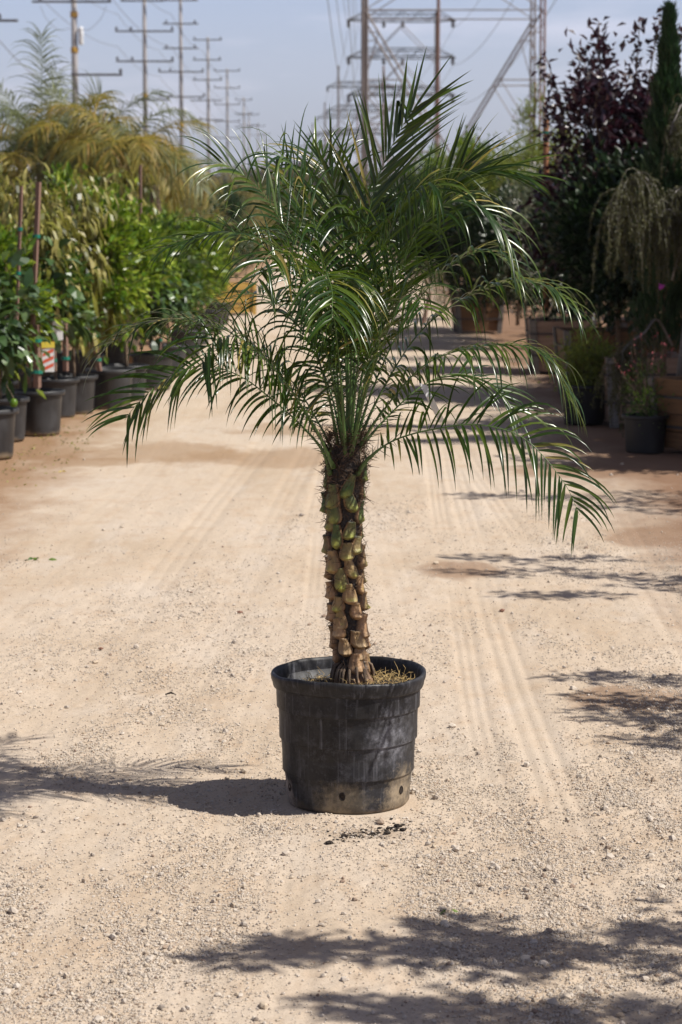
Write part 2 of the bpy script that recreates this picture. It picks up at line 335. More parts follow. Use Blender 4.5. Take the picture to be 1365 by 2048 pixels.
sg = G(735, 1668); c = patch(k, c, sg[0], sg[1], .075, .045, (.20, .14, .095), .6, 0, .8)
# strips of bare brown soil under the plant rows
tcx = k.n('ShaderNodeTexCoord'); sp = k.n('ShaderNodeSeparateXYZ'); k.l(tcx.outputs['Object'], sp.inputs[0])
ad = k.n('ShaderNodeMath', operation='MULTIPLY_ADD'); k.l(pn, ad.inputs[0]); ad.inputs[1].default_value = 1.2; k.l(sp.outputs[0], ad.inputs[2])
c = k.mix(c, (.30, .185, .115), k.ramp(ad.outputs[0], [(0, (0, 0, 0)), (1, (0, 0, 0))]) if False else 0.0)
mr = k.n('ShaderNodeMapRange'); k.l(ad.outputs[0], mr.inputs[0]); mr.inputs[1].default_value = 1.9; mr.inputs[2].default_value = 2.6
c = k.mix(c, (.20, .12, .075), mr.outputs[0])
mr = k.n('ShaderNodeMapRange'); k.l(ad.outputs[0], mr.inputs[0]); mr.inputs[1].default_value = -.9; mr.inputs[2].default_value = -1.5
c = k.mix(c, (.25, .155, .09), mr.outputs[0])
# beyond the yard: dry scrub
mr = k.n('ShaderNodeMapRange'); k.l(sp.outputs[1], mr.inputs[0]); mr.inputs[1].default_value = 70; mr.inputs[2].default_value = 110
c = k.mix(c, (.22, .17, .09), mr.outputs[0])
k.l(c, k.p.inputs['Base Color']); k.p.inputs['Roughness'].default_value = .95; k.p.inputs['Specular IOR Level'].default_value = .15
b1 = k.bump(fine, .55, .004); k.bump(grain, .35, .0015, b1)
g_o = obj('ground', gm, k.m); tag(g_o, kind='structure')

# loose stones: thousands of pebbles, one object
k = NT('grey_stone'); gg = k.n('ShaderNodeNewGeometry')
k.l(k.ramp(gg.outputs['Random Per Island'], [(0, (.20, .16, .13)), (.07, (.40, .34, .28)), (.5, (.47, .41, .345)), (.9, (.42, .34, .25)), (1, (.22, .15, .11))]), k.p.inputs['Base Color']); k.p.inputs['Roughness'].default_value = .9; M['stone'] = k.m
def pebbles(n, ylo, yhi, smin, smax, pw, seed, big=False):
    g = np.random.default_rng(seed); n0 = n*5
    y = ylo*(yhi/ylo)**g.random(n0); x = (g.random(n0)-.5)*2*(y*.165)+0.0
    m, _ = trackmask(x, y); gr = gravel(x, y); clump = np.clip(fbm(x*9, y*7, 2, 77)*3+.55, 0, 1)
    keep = g.random(n0) < (.07+gr**1.5*(.25+.9*clump))*(1-.9*m)*np.clip(1.5-y/13, .15, 1); d = np.hypot(x-PC[0], y-PC[1]); keep &= d > .2
    x, y = x[keep][:n], y[keep][:n]; N = len(x); s = smin*(smax/smin)**(g.random(N)**pw)
    z = gheight(x, y)
    if big:
        t = (1+5**.5)/2; base = np.array([(-1, t, 0), (1, t, 0), (-1, -t, 0), (1, -t, 0), (0, -1, t), (0, 1, t), (0, -1, -t), (0, 1, -t), (t, 0, -1), (t, 0, 1), (-t, 0, -1), (-t, 0, 1)])/1.9
        T = np.array([(0, 11, 5), (0, 5, 1), (0, 1, 7), (0, 7, 10), (0, 10, 11), (1, 5, 9), (5, 11, 4), (11, 10, 2), (10, 7, 6), (7, 1, 8), (3, 9, 4), (3, 4, 2), (3, 2, 6), (3, 6, 8), (3, 8, 9), (4, 9, 5), (2, 4, 11), (6, 2, 10), (8, 6, 7), (9, 8, 1)])
    else:
        base = np.array([(1, 0, 0), (-1, 0, 0), (0, 1, 0), (0, -1, 0), (0, 0, 1), (0, 0, -1.)]); T = np.array([(0, 2, 4), (2, 1, 4), (1, 3, 4), (3, 0, 4), (2, 0, 5), (1, 2, 5), (3, 1, 5), (0, 3, 5)])
    nb = len(base); v = base[None]*(1+.55*(g.random((N, nb, 3))-.5)); a = g.random(N)*6.28; ca, sa = np.cos(a)[:, None], np.sin(a)[:, None]
    v = v*np.stack([1+.5*g.random(N), .8+.3*g.random(N), .7+.4*g.random(N)], -1)[:, None]
    v = np.stack([v[..., 0]*ca-v[..., 1]*sa, v[..., 0]*sa+v[..., 1]*ca, v[..., 2]], -1)*(s/2)[:, None, None]
    v += np.stack([x, y, z+s*.22], -1)[:, None]
    return v.reshape(-1, 3), (np.arange(N)[:, None, None]*nb+T[None]).reshape(-1, 3)
b = B()
for a in ((125000, 4.7, 14, .0028, .0075, 1.5, 1, False), (5000, 4.7, 14, .0065, .014, 2.8, 2, True), (240, 4.8, 16, .013, .026, 2.2, 3, True)):
    v, T = pebbles(*a); b.add(v, None, T)
tag(obj('gravel', b.me('gravel'), 'stone'), 'loose grey and tan gravel scattered over the sandy road', 'gravel', kind='stuff')
def clod(b, c, s, g):
    t = (1+5**.5)/2; v = np.array([(-1, t, 0), (1, t, 0), (-1, -t, 0), (1, -t, 0), (0, -1, t), (0, 1, t), (0, -1, -t), (0, 1, -t), (t, 0, -1), (t, 0, 1), (-t, 0, -1), (-t, 0, 1)])/1.9
    T = np.array([(0, 11, 5), (0, 5, 1), (0, 1, 7), (0, 7, 10), (0, 10, 11), (1, 5, 9), (5, 11, 4), (11, 10, 2), (10, 7, 6), (7, 1, 8), (3, 9, 4), (3, 4, 2), (3, 2, 6), (3, 6, 8), (3, 8, 9), (4, 9, 5), (2, 4, 11), (6, 2, 10), (8, 6, 7), (9, 8, 1)])
    b.add(v*(1+.6*(g.random(v.shape)-.5))*np.array([1.2, 1, .6])*s/2+np.array(c), None, T)
b = B(); g = np.random.default_rng(12)
for q in range(240):
    t = g.random()**(.8+.5*(q % 2)); px = 672+t*135+g.normal()*(7+11*(q % 3 == 0)); py = 1680-t*26+g.normal()*(4+5*(q % 3 == 0)); c = G(px, py); c[2] = gheight(c[0:1], c[1:2])[0]+.002
    clod(b, c, .0025+.0085*g.random()**3.5, g)
for px, py in ((797, 1655), (806, 1662), (660, 1690), (690, 1676), (775, 1668)): c = G(px, py); c[2] = gheight(c[0:1], c[1:2])[0]+.004; clod(b, c, .018, g)
tag(obj('spilled_soil', b, 'blacksoil'), 'dark crumbs of potting soil spilled on the road in front of the big pot', 'soil', kind='stuff')

# ------------------------------------------------------------------ the big nursery pot
pot = thing('nursery_pot', 'large black ridged pot with scuffed sides holding the palm on the road', 'plant pot', (PC[0], PC[1], 0))
prof = [(.150, .0), (.168, .002), (.1735, .010), (.175, .03)]
for r0, z0, r1, z1 in ((.175, .03, .1795, .094), (.1865, .097, .1885, .188), (.1955, .191, .1965, .276), (.2025, .279, .2045, .345)): prof += [(r0-.0015, z0-.001), (r0, z0), (r0+.0002, z0+.002), (r0*.5+r1*.5, z0*.5+z1*.5), (r1-.0001, z1-.003), (r1, z1-.001), (r1-.001, z1)]
prof = prof[:4]+prof[6:]
inner = [(.2035, .345), (.199, .29), (.192, .20), (.183, .10), (.17, .03), (.150, .012), (.001, .010)]
dent = lambda r, z, a: (r*(1+.004*np.sin(2*a+1)+.003*np.sin(5*a)*(z/.38)), z+0*a)
b = B(); b.lathe(prof+inner, 160, fn=dent); me = b.me('body', True); body = obj('body', me, 'bigpot', pot)
def wave(r, z, a):
    s = np.clip((z-.30)/.06, 0, 1)
    return r*(1+s*(.006*np.sin(2*a+.7)+.003*np.sin(3*a+2)+.0010*np.sin(9*a))), z+s*(.0035*np.sin(2*a-.4)+.0022*np.sin(3*a+1)+.0008*np.sin(11*a+2))
rim = [(.2035, .338), (.2115, .337), (.2135, .342), (.215, .352), (.2185, .362), (.2195, .372), (.218, .378), (.2140, .3795), (.2095, .378), (.2065, .370), (.2045, .352), (.2035, .338)]
b = B(); b.lathe(rim, 160, fn=wave); obj('rim', b.me('rim', True), 'bigpot', pot)
for px, py in ((685, 1597), (803, 1580), (580, 1588)):
    d = P(px, py, PC[1]-.15); a = math.asin(max(-1, min(1, (d[0]-PC[0])/.176))); z = .055
    c = np.array([math.sin(a)*.1765, -math.cos(a)*.1765, z]); nrm = np.array([math.sin(a), -math.cos(a), .05]); tn = np.array([math.cos(a), math.sin(a), 0])
    th = np.linspace(0, 2*np.pi, 20, endpoint=False); b = B()
    ring = lambda rr, off: c+nrm*off+rr*(np.cos(th)[:, None]*tn*.75+np.sin(th)[:, None]*np.array([0, 0, 1.]))
    V = np.vstack([ring(.0125, .001), ring(.0105, .0028), ring(.009, .0012), ring(.0085, .0007)]); n = 20; jj = np.arange(n); j2 = (jj+1) % n
    Q = np.concatenate([np.stack([r_*n+jj, r_*n+j2, (r_+1)*n+j2, (r_+1)*n+jj], -1) for r_ in range(3)])
    b.add(V, Q, [(3*n, 3*n+q, 3*n+q+1) for q in range(1, n-1)]); obj('drain_hole', b, 'blacksoil', pot)
b = B(); rr = np.linspace(0, .1995, 22); n = 90; aa = np.arange(n)*2*np.pi/n
Rr, Aa = np.meshgrid(rr, aa, indexing='ij'); Xs, Ys = Rr*np.cos(Aa), Rr*np.sin(Aa)
Zs = .330+.022*np.exp(-(Rr/.09)**2)+.012*fbm(Xs*25+9, Ys*25, 3, 4)+.009*np.clip(Xs/.2, -1, 1)-.02*np.clip(Rr/.2-.7, 0, 1)
ii = np.arange(len(rr)-1)[:, None]*n; jj = np.arange(n)[None]; j2 = (jj+1) % n
b.add(np.stack([Xs, Ys, Zs], -1), np.stack([ii+jj, ii+j2, ii+n+j2, ii+n+jj], -1).reshape(-1, 4)[:, ::-1]); soil = obj('soil', b.me('soil', True), 'blacksoil', pot)
b = B(); g = np.random.default_rng(3)
for q in range(620):                    # dry roots and straw on the soil
    a = g.random()*6.28; r = .20*g.random()**.6; 
    if math.cos(a) < -.2 and g.random() < .45: continue
    p0 = np.array([r*math.cos(a), r*math.sin(a), .347+.009*math.cos(a)*r/.2-.012*(r/.2)]); d = unit(g.normal(size=3)*np.array([1, 1, .45])+[0, 0, .15])*(.008+.016*g.random()); k2 = g.normal(size=3)*.006
    if np.hypot(*(p0+d*2)[:2]) > .19: continue
    b.tube([p0, p0+d+k2, p0+2*d], [.0009, .0008, .0004], 4, False)
obj('straw', b, 'straw', soil)

# ------------------------------------------------------------------ the palm
Y0 = PC[1]
def ax(z):                              # axis of the trunk
    t = np.clip((z-.30)/.75, 0, 1.3); return np.stack([.018-.030*np.sin(np.pi*t*.75)+.0*t, 0*t], -1)
palm = thing('palm_tree', 'young feathery palm with a knobbly trunk planted in the large black pot', 'palm tree', (PC[0], PC[1], 0))
nA, nZ = 220, 520; zz = np.linspace(.30, 1.02, nZ); aa = np.arange(nA)*2*np.pi/nA; ZZ, AA = np.meshgrid(zz, aa, indexing='ij')
def rad(z): return np.interp(z, [.30, .34, .40, .5, .7, .85, .95, 1.02], [.060, .054, .042, .0415, .044, .047, .050, .044])
disp = -.007*np.ones_like(ZZ); own = np.zeros_like(ZZ); tone = np.zeros_like(ZZ); bulge = np.zeros_like(ZZ)
g = np.random.default_rng(21); nb = 62
for q in range(nb):
    z0 = .39+(q+.5)/nb*.56+g.normal()*.006; a0 = q*2.39996+g.normal()*.2; hh = .028+.013*g.random(); hw = .0185+.009*g.random(); pr = .010+.013*g.random(); tn = g.random()
    du = ((AA-a0+np.pi) % (2*np.pi)-np.pi)*rad(z0); dv = (ZZ-z0)/hh; lean = g.normal()*.15; du = du-lean*dv*.03
    wv = np.where(dv < -.35, np.sqrt(np.clip(1-((dv+.35)/.62)**2, 0, 1)), np.clip(1-.60*((dv+.35)/1.35)**1.3, 0, 1)); top = .72+.28*g.random(); tilt = g.normal()*6; wv = np.where((dv > -.97) & (dv < top+du*tilt), wv, 0)*hw
    u = np.abs(du)/(wv+1e-6); inside = (u < 1) & (wv > 1e-5); keel = np.clip((1-u)*2.2, 0, 1)**.8*(.75+.25*np.clip(1-u*2.2, 0, 1))
    vv = np.clip((dv+.97)/.30, 0, 1)**.7*np.interp(dv, [-1, -.62, -.3, .4, 1], [1, 1, .72, .55, .85])
    hgt = pr*keel*vv+.002+.0016*fbm(du*90+q*3, ZZ*70+q, 3, 60)
    up = inside & (hgt > disp); disp = np.where(up, hgt, disp); own = np.where(up, tn, own); tone = np.where(up, np.where(u > .82, .25, .5+.5*np.clip(1-u, 0, 1)), tone); bulge = np.where(up, np.exp(-((dv+.55)/.28)**2)*np.clip(1-u*1.3, 0, 1), bulge)
disp += .0012*fbm(AA*14, ZZ*160, 3, 8)+np.where(tone == 0, .0025*fbm(AA*30, ZZ*220, 2, 18), 0)
low = np.clip((.395-ZZ)/.04, 0, 1); disp = disp*(1-low)+low*(.006*np.abs(np.sin(AA*11+3*fbm(AA*2, ZZ*9, 2, 5)))+.004*fbm(AA*10, ZZ*60, 3, 6))
# neighbouring verts of the seam agree because everything is periodic or tiny
RR = rad(ZZ)+disp; A_ = ax(ZZ)
V = np.stack([A_[..., 0]+RR*np.cos(AA), A_[..., 1]+RR*np.sin(AA), ZZ], -1)
ii = np.arange(nZ-1)[:, None]*nA; jj = np.arange(nA)[None]; j2 = (jj+1) % nA
me = mesh('trunk', V, np.stack([ii+jj, ii+j2, ii+nA+j2, ii+nA+jj], -1).reshape(-1, 4), None, True)
hN = np.clip((ZZ-.36)/.52, 0, 1); tan = np.array([.34, .20, .10]); olive = np.array([.12, .125, .022]); green = np.array([.035, .075, .014]); brown = np.array([.014, .008, .005])
mixg = np.clip(hN*1.05+own*.6-.42+.25*fbm(AA*3, ZZ*30, 3, 44), 0, 1)[..., None]
colr = tan*(1-mixg)+mixg*(olive*(1-hN[..., None])+green*hN[..., None])
edge = np.clip((tone-.5)*3.0+.3, 0, 1)[..., None]; colr = np.array([.13, .065, .032])*(1-edge)+colr*edge
colr = np.where(tone[..., None] < .05, brown, colr); colr = np.where((tone[..., None] > .05) & (tone[..., None] < .3), np.array([.24, .14, .065]), colr)
bw = bulge[..., None]*(.35+.65*own[..., None]); colr = colr*(1-bw)+bw*np.where(hN[..., None]+.25*own[..., None] > .5, np.array([.40, .42, .07]), np.array([.52, .37, .20]))
colr = colr*(1-low[..., None])+low[..., None]*np.array([.22, .13, .07])
ca = me.color_attributes.new('tone', 'FLOAT_COLOR', 'POINT'); ca.data.foreach_set('color', np.concatenate([colr, np.ones_like(colr[..., :1])], -1).astype(np.float32).ravel())
k = NT('palm_trunk'); at = k.n('ShaderNodeAttribute', attribute_name='tone')
nn = k.noise(70, 5, .7, vec=(1, 1, .35)); k.l(k.mix(at.outputs['Color'], k.ramp(nn, [(.3, (.6, .55, .5)), (.6, (1.1, 1.1, 1.1))]), .8, 'MULTIPLY'), k.p.inputs['Base Color'])
k.p.inputs['Roughness'].default_value = .55; k.bump(nn, .5, .003); obj('trunk', me, k.m, palm)
b = B()
for q in range(26):                     # root stubs at the foot
    a = g.random()*6.28; c = np.array([.012+.046*math.cos(a), .046*math.sin(a), .395+.012*g.random()]); o = np.array([math.cos(a), math.sin(a), 0])
    b.tube([c-o*.01, c+o*.008+[0, 0, -.012], c+o*.014+[0, 0, -.035], c+o*.016+[0, 0, -.06]], [.003, .0045, .004, .003], 6)
me = b.me('root', True); obj('root', me, 'bark', palm)
b = B()
for q in range(1500):                   # brown fibre round the leaf bases
    z = .84+.22*g.random()**.6 if q < 900 else .42+.46*g.random(); a = g.random()*6.28; r = rad(z)+(.004 if q > 1150 else .002+.010*g.random()); axx = ax(np.array(z))[0]
    p0 = np.array([axx+r*math.cos(a), r*math.sin(a), z]); t = np.array([-math.sin(a), math.cos(a), 0]); o = np.array([math.cos(a), math.sin(a), 0])
    l = .012+.03*g.random()*(1 if q < 1150 else .6); d = unit(t*g.normal()+o*(.15+.35*g.random())+np.array([0, 0, g.normal()*.8]))
    b.tube([p0-o*.006, p0+d*l*.5, p0+d*l+g.normal(size=3)*.004], [.0009, .0008, .0003], 3, False)
obj('fibre', b, 'fibre', palm)

def frond(ctrl, L=.18, n=46, face=(0, 0, 1), droop=1.0, ang=(76, 28), pet=.22, wid=.0043, thick=.0042, lift=.25, seed=0, spines=True, jit=.10, ksub=7, wide_base=1.0, sides=(1, -1)):
    g = np.random.default_rng(seed); c = crom(ctrl, 60); T = unit(np.gradient(c, axis=0)); s = np.concatenate([[0], np.cumsum(np.linalg.norm(np.diff(c, axis=0), axis=1))]); s /= s[-1]
    fN = unit(np.array(face, float)); S = []; 
    for t in T:
        v = np.cross(t, fN); v = v/(np.linalg.norm(v)+1e-9)
        if S and np.dot(v, S[-1]) < 0: v = -v
        if S: v = unit(v*.35+S[-1]*.65)
        S.append(v)
    S = unit(np.array(S)); N = unit(np.cross(S, T)); b = B(); base = B()
    r = np.interp(s, [0, .03, .12, pet, .6, 1], [thick*2.1*wide_base, thick*1.5*wide_base, thick, thick*.62, thick*.36, thick*.12])
    base.tube(c, r, 7)
    P0s, D0, Ls, Ss, Ns = [], [], [], [], []
    for side in sides:
        for q in range(n):
            t = pet+(1-pet)*(q+.5*(side > 0)+g.normal()*.25)/n; t = min(max(t, pet), .995); f = np.array([np.interp(t, s, a_) for a_ in c.T]); 
            Tt = unit(np.array([np.interp(t, s, a_) for a_ in T.T])); St = unit(np.array([np.interp(t, s, a_) for a_ in S.T])); Nt = unit(np.cross(St, Tt)); u = (t-pet)/(1-pet)
            an = R(np.interp(u, [0, 1], ang)+g.normal()*5); d = Tt*math.cos(an)+St*side*math.sin(an)+Nt*(lift+g.normal()*.14)
            ln = L*(np.interp(u, [0, .08, .3, .6, .85, 1], [.28, .62, 1, 1, .82, .6]))*(1+g.normal()*jit)
            P0s.append(f); D0.append(d); Ls.append(ln); Ss.append(St*side); Ns.append(Nt)
    p = np.array(P0s); d = unit(np.array(D0)); Ls = np.array(Ls)[:, None]; Nn = unit(np.array(Ns)+g.normal(size=(len(p), 3))*.18); m = len(p); K = ksub
    W = unit(np.cross(d, Nn)); dr = droop*(.65+.7*g.random((m, 1))); V = []; ww = wid*(.8+.35*g.random((m, 1)))
    kink = g.random((m, 1)) < .06
    for i in range(K+1):
        t = i/K; wv = ww*min(1, .35+t*5)*max(.0, 1-t**2.4)+.0001; Nn = unit(np.cross(W, d)); flip = np.sign(Nn[:, 2:3]+1e-3)
        V += [p+W*wv, p-Nn*wv*.38, p-W*wv]
        d = unit(d+np.array([0, 0, -1.])*dr*(.22+1.25*t)*(Ls/.18)/K*1.25+np.where(kink & (i == K//2), np.array([0, 0, -1.2]), 0)); W = unit(W-d*(W*d).sum(1, keepdims=True)); p = p+d*Ls/K
    V = np.stack(V, 1).reshape(-1, 3); o = (np.arange(m)*(3*K+3))[:, None]
    Q = np.concatenate([o+[3*i, 3*i+1, 3*i+4, 3*i+3] for i in range(K)]+[o+[3*i+1, 3*i+2, 3*i+5, 3*i+4] for i in range(K)]); b.add(V, Q)
    if spines:
        for q in range(26):
            t = .05+pet*1.1*q/26; f = np.array([np.interp(t, s, a_) for a_ in c.T]); Tt = np.array([np.interp(t, s, a_) for a_ in T.T]); St = np.array([np.interp(t, s, a_) for a_ in S.T])
            d_ = unit(Tt*.7+St*(1 if q % 2 else -1)*(.8+.3*g.random())+g.normal(size=3)*.3); l = (.02+.045*g.random())*(.5+t*2.2)
            b.tube([f, f+d_*l*.6, f+d_*l], [.0011, .0009, .0002], 4, False)
    return base, b
def Fp(*a):                             # rachis control points: (px, py, depth away from the trunk)
    return [P(px, py, Y0+dy)-np.array([PC[0], PC[1], 0]) for px, py, dy in a]
CAM = (0, -1, .25)
FR = [
 # upright and facing the camera, leaning right
 (Fp((702, 905, 0), (708, 760, .03), (716, 600, .05), (728, 473, .06), (762, 342, .06), (815, 236, .05), (836, 212, .05)), dict(L=.27, n=42, face=(-.15, -1, .05), droop=.12, ang=(54, 18), pet=.36, lift=.0, wid=.0044)),
 (Fp((706, 900, .02), (730, 720, .08), (775, 560, .12), (850, 430, .14), (930, 352, .14), (1010, 340, .10), (1050, 352, .07)), dict(L=.21, n=42, face=(-.3, -.7, .8), droop=.42, ang=(45, 16), pet=.32, lift=.2)),
 (Fp((704, 905, -.01), (745, 720, -.05), (800, 540, -.12), (862, 430, -.16), (925, 400, -.18), (990, 440, -.2), (1022, 490, -.22)), dict(L=.20, n=42, face=(0, -.3, 1), droop=1.2, ang=(55, 20), pet=.30)),
 (Fp((706, 910, .03), (760, 790, .08), (840, 665, .1), (940, 590, .08), (1035, 562, .02), (1110, 580, -.03), (1150, 625, -.05)), dict(L=.17, n=44, droop=1.2, ang=(58, 20), pet=.3)),
 (Fp((708, 915, 0), (760, 830, -.02), (850, 730, -.05), (950, 695, -.08), (1040, 692, -.10), (1105, 725, -.12), (1140, 800, -.13)), dict(L=.175, n=46, droop=1.5, ang=(60, 22), pet=.28)),
 (Fp((714, 950, -.03), (740, 915, -.06), (790, 880, -.1), (870, 858, -.15), (960, 850, -.2), (1050, 878, -.24), (1125, 960, -.27), (1160, 1030, -.29)), dict(L=.165, n=44, face=(-.35, -.85, .75), droop=1.0, ang=(66, 22), pet=.2, lift=.15)),
 (Fp((708, 915, .05), (760, 850, .1), (840, 775, .16), (910, 748, .2), (980, 768, .22), (1035, 830, .22)), dict(L=.15, n=36, face=(-.2, -.4, 1), droop=.7, ang=(60, 22), pet=.3)),
 # arching straight at the camera
 (Fp((692, 915, -.03), (682, 760, -.10), (668, 630, -.2), (655, 555, -.30), (655, 548, -.38), (665, 585, -.5), (664, 640, -.58)), dict(L=.19, n=44, face=(.05, -.6, 1), droop=1.05, ang=(60, 25), pet=.42)),
 # left side, low
 (Fp((668, 935, -.04), (628, 850, -.10), (570, 765, -.18), (505, 693, -.27), (455, 672, -.33), (418, 695, -.38), (400, 740, -.4)), dict(L=.185, n=46, face=(-.05, -.75, 1), droop=1.15, ang=(62, 25), pet=.28)),
 (Fp((662, 950, -.02), (645, 900, -.03), (600, 848, -.05), (540, 795, -.08), (480, 752, -.1), (410, 732, -.12), (335, 755, -.14), (275, 808, -.16), (250, 840, -.17)), dict(L=.175, n=44, face=(.2, -.7, .85), droop=.55, ang=(62, 18), pet=.3)),
 (Fp((672, 925, .02), (625, 850, .04), (570, 760, .06), (510, 698, .06), (440, 655, .04), (360, 638, .02), (285, 650, 0), (225, 685, 0), (205, 705, 0)), dict(L=.155, n=46, droop=1.1, ang=(55, 20), pet=.3)),
 (Fp((680, 910, 0), (655, 780, -.02), (612, 640, -.05), (560, 530, -.08), (500, 478, -.1), (430, 465, -.12), (370, 482, -.13), (345, 492, -.14)), dict(L=.175, n=46, face=(.1, -.3, 1), droop=.85, ang=(50, 16), pet=.33)),
 (Fp((690, 905, .03), (668, 740, .05), (632, 590, .06), (590, 490, .06), (556, 432, .05), (522, 382, .03), (470, 338, 0), (420, 322, -.02)), dict(L=.19, n=38, face=(.5, -.7, .6), droop=.75, ang=(50, 14), pet=.36, lift=.15)),
 (Fp((693, 905, -.02), (676, 760, -.05), (655, 600, -.08), (630, 450, -.12), (598, 350, -.16), (565, 312, -.2), (545, 318, -.24)), dict(L=.19, n=42, face=(.3, -.4, .9), droop=1.3, ang=(50, 22), pet=.36)),
 (Fp((698, 905, .05), (694, 700, .12), (682, 520, .2), (664, 400, .26), (642, 330, .3), (618, 300, .34)), dict(L=.20, n=40, face=(.2, -.8, .5), droop=.8, ang=(46, 18), pet=.34)),
 (Fp((700, 900, -.02), (720, 700, -.05), (752, 540, -.08), (790, 440, -.12), (825, 385, -.16), (860, 368, -.2), (885, 385, -.24)), dict(L=.20, n=40, face=(-.3, -.3, 1), droop=1.4, ang=(52, 22), pet=.36)),
 (Fp((698, 905, .02), (692, 720, .06), (684, 560, .09), (676, 440, .1), (664, 350, .1), (656, 320, .1)), dict(L=.21, n=22, face=(.15, -1, 0), droop=.12, ang=(50, 18), pet=.5, lift=0)),
 # the middle and the back
 (Fp((690, 910, .03), (660, 780, .1), (610, 670, .18), (550, 600, .24), (490, 590, .3), (450, 625, .33)), dict(L=.16, n=40, droop=1.1, pet=.3)),
 (Fp((704, 910, .03), (745, 780, .05), (800, 660, .05), (870, 560, .03), (950, 505, 0), (1010, 520, -.03), (1040, 575, -.05)), dict(L=.17, n=42, droop=1.15, pet=.32)),
 (Fp((700, 905, .05), (715, 740, .2), (745, 600, .36), (775, 540, .48), (795, 545, .58)), dict(L=.17, n=40, face=(0, .6, 1), droop=1.0, pet=.34)),
 (Fp((690, 905, -.02), (670, 780, -.06), (640, 650, -.12), (600, 545, -.2), (560, 500, -.28), (530, 520, -.35), (515, 565, -.4)), dict(L=.165, n=42, face=(.1, -.5, 1), droop=1.1, pet=.35)),
 (Fp((702, 910, -.03), (728, 800, -.1), (765, 690, -.2), (800, 610, -.3), (830, 590, -.38), (850, 620, -.45)), dict(L=.15, n=36, face=(-.2, -.5, 1), droop=1.1, pet=.4)),
 (Fp((706, 905, .06), (735, 740, .14), (785, 580, .2), (835, 470, .24), (885, 385, .26), (930, 320, .26)), dict(L=.19, n=38, face=(-.4, -.8, .4), droop=.3, ang=(42, 14), pet=.34, lift=.08)),
 (Fp((694, 905, .06), (680, 740, .12), (655, 590, .16), (622, 480, .2), (590, 390, .22), (560, 330, .22)), dict(L=.18, n=38, face=(.4, -.6, .5), droop=.55, ang=(46, 16), pet=.34)),
 (Fp((676, 925, .04), (640, 850, .1), (590, 770, .18), (530, 710, .24), (480, 700, .28), (440, 730, .3)), dict(L=.14, n=36, droop=1.0, pet=.3)),
]
for q, (c, kw) in enumerate(FR):
    if q: kw['pet'] = kw.get('pet', .22)*.76; kw['L'] = kw['L']*1.22; kw['n'] = int(kw['n']*.86); kw['droop'] = kw['droop']*(1.5 if kw['droop'] > .5 else 1); kw['ang'] = tuple(a+(12 if kw['droop'] > .5 else 0) for a in kw.get('ang', (66, 24)))
    ra, bl = frond(c, seed=100+q, **kw); fo = obj('frond', ra.me('frond', True), 'rachis', palm); obj('leaflet', bl.me('leaflet', True), 'palm', fo)
b = B()
for q in range(2):                      # unopened spears
    c = crom(Fp((700-q*5, 900, 0), (704-q*8, 700, .02*q), (712-q*22, 520, .02*q), (722-q*40, 400+q*20, .03*q)), 16); b.tube(c, np.interp(np.linspace(0, 1, 16), [0, .2, 1], [.009, .005, .0008]), 6)
obj('spear_leaf', b.me('spear_leaf', True), 'rachis', palm)
# white tag hanging on a frond
b = B(); p = [P(846, 768, Y0-.02), P(860, 795, Y0-.03), P(872, 820, Y0-.02), P(886, 846, Y0)]; V = []
for q in p: V += [q+[-.011, 0, .003], q+[.011, 0, -.003]]
V = np.array(V); b.add(np.vstack([V, V+[0, .0008, 0]]), [(2*i, 2*i+1, 2*i+3, 2*i+2) for i in range(3)]+[(8+2*i, 8+2*i+2, 8+2*i+3, 8+2*i+1) for i in range(3)]+[(2*i, 2*i+2, 10+2*i, 8+2*i) for i in range(3)]+[(2*i+1, 9+2*i, 11+2*i, 2*i+3) for i in range(3)])
tag(obj('plant_tag', b, 'card_white'), 'white paper strip hanging on a right hand frond of the potted palm', 'tag')

# ------------------------------------------------------------------ plants of the rows
def crown(seed, K, rx, ry, rz, z0, per, lr, Ln, Wd, mode='blade', shape=None, up=.25, curl=1.5, shell=.45, dirs=.9, flat=1.0):
    """leaf positions gathered in uneven clumps inside an egg shape; returns clump centres and the leaf block"""
    g = np.random.default_rng(seed); C = []
    while len(C) < K:
        p = g.normal(size=3); p /= np.linalg.norm(p); p *= (shell+(1-shell)*g.random()) if g.random() < .8 else g.random()
        q = p*np.array([rx, ry, rz]); 
        if shape and not shape(q, g): continue
        C.append(q+[0, 0, z0])
    C = np.array(C); rl = lr*(.6+.8*g.random(K)); cnt = (per*(.5+g.random(K))).astype(int); idx = np.repeat(np.arange(K), cnt)
    off = g.normal(size=(len(idx), 3))*rl[idx][:, None]*np.array([1, 1, flat]); p = C[idx]+off
    ax_ = np.array([0, 0, z0]); outw = unit(p-ax_); d = outw*.55+unit(off+1e-6)*.45+g.normal(size=p.shape)*.5*dirs+np.array([0, 0, up])
    ln = Ln*(.6+.7*g.random(len(p))); wd = Wd*(.7+.5*g.random(len(p)))
    if mode == 'blade': blk = blades(p, d, ln, wd, g=g)
    else: blk = blades(p, d, ln, wd, curl=curl*(.6+.8*g.random(len(p))), K=3, g=g)
    return C, blk
def limbs(b, C, base, top, r0, r1, g, every=1, n=5):
    base = np.array(base, float); top = np.array(top, float)
    b.tube(crom([base, base*.6+top*.4+g.normal(size=3)*.01, top], 8), np.linspace(r0, r1*1.6, 8), 7)
    for c in C[::every]:
        t = min(1, max(.05, (c[2]-base[2]-.25*np.linalg.norm(c[:2]-base[:2]))/(top[2]-base[2]+1e-6)))*.9; s = base+(top-base)*t
        m = (s+c)/2+g.normal(size=3)*.03*np.linalg.norm(c-s)+[0, 0, -.06*np.linalg.norm(c-s)]; b.tube(crom([s, m, c], 6), np.linspace(r1*1.3, r1*.25, 6), n, False)
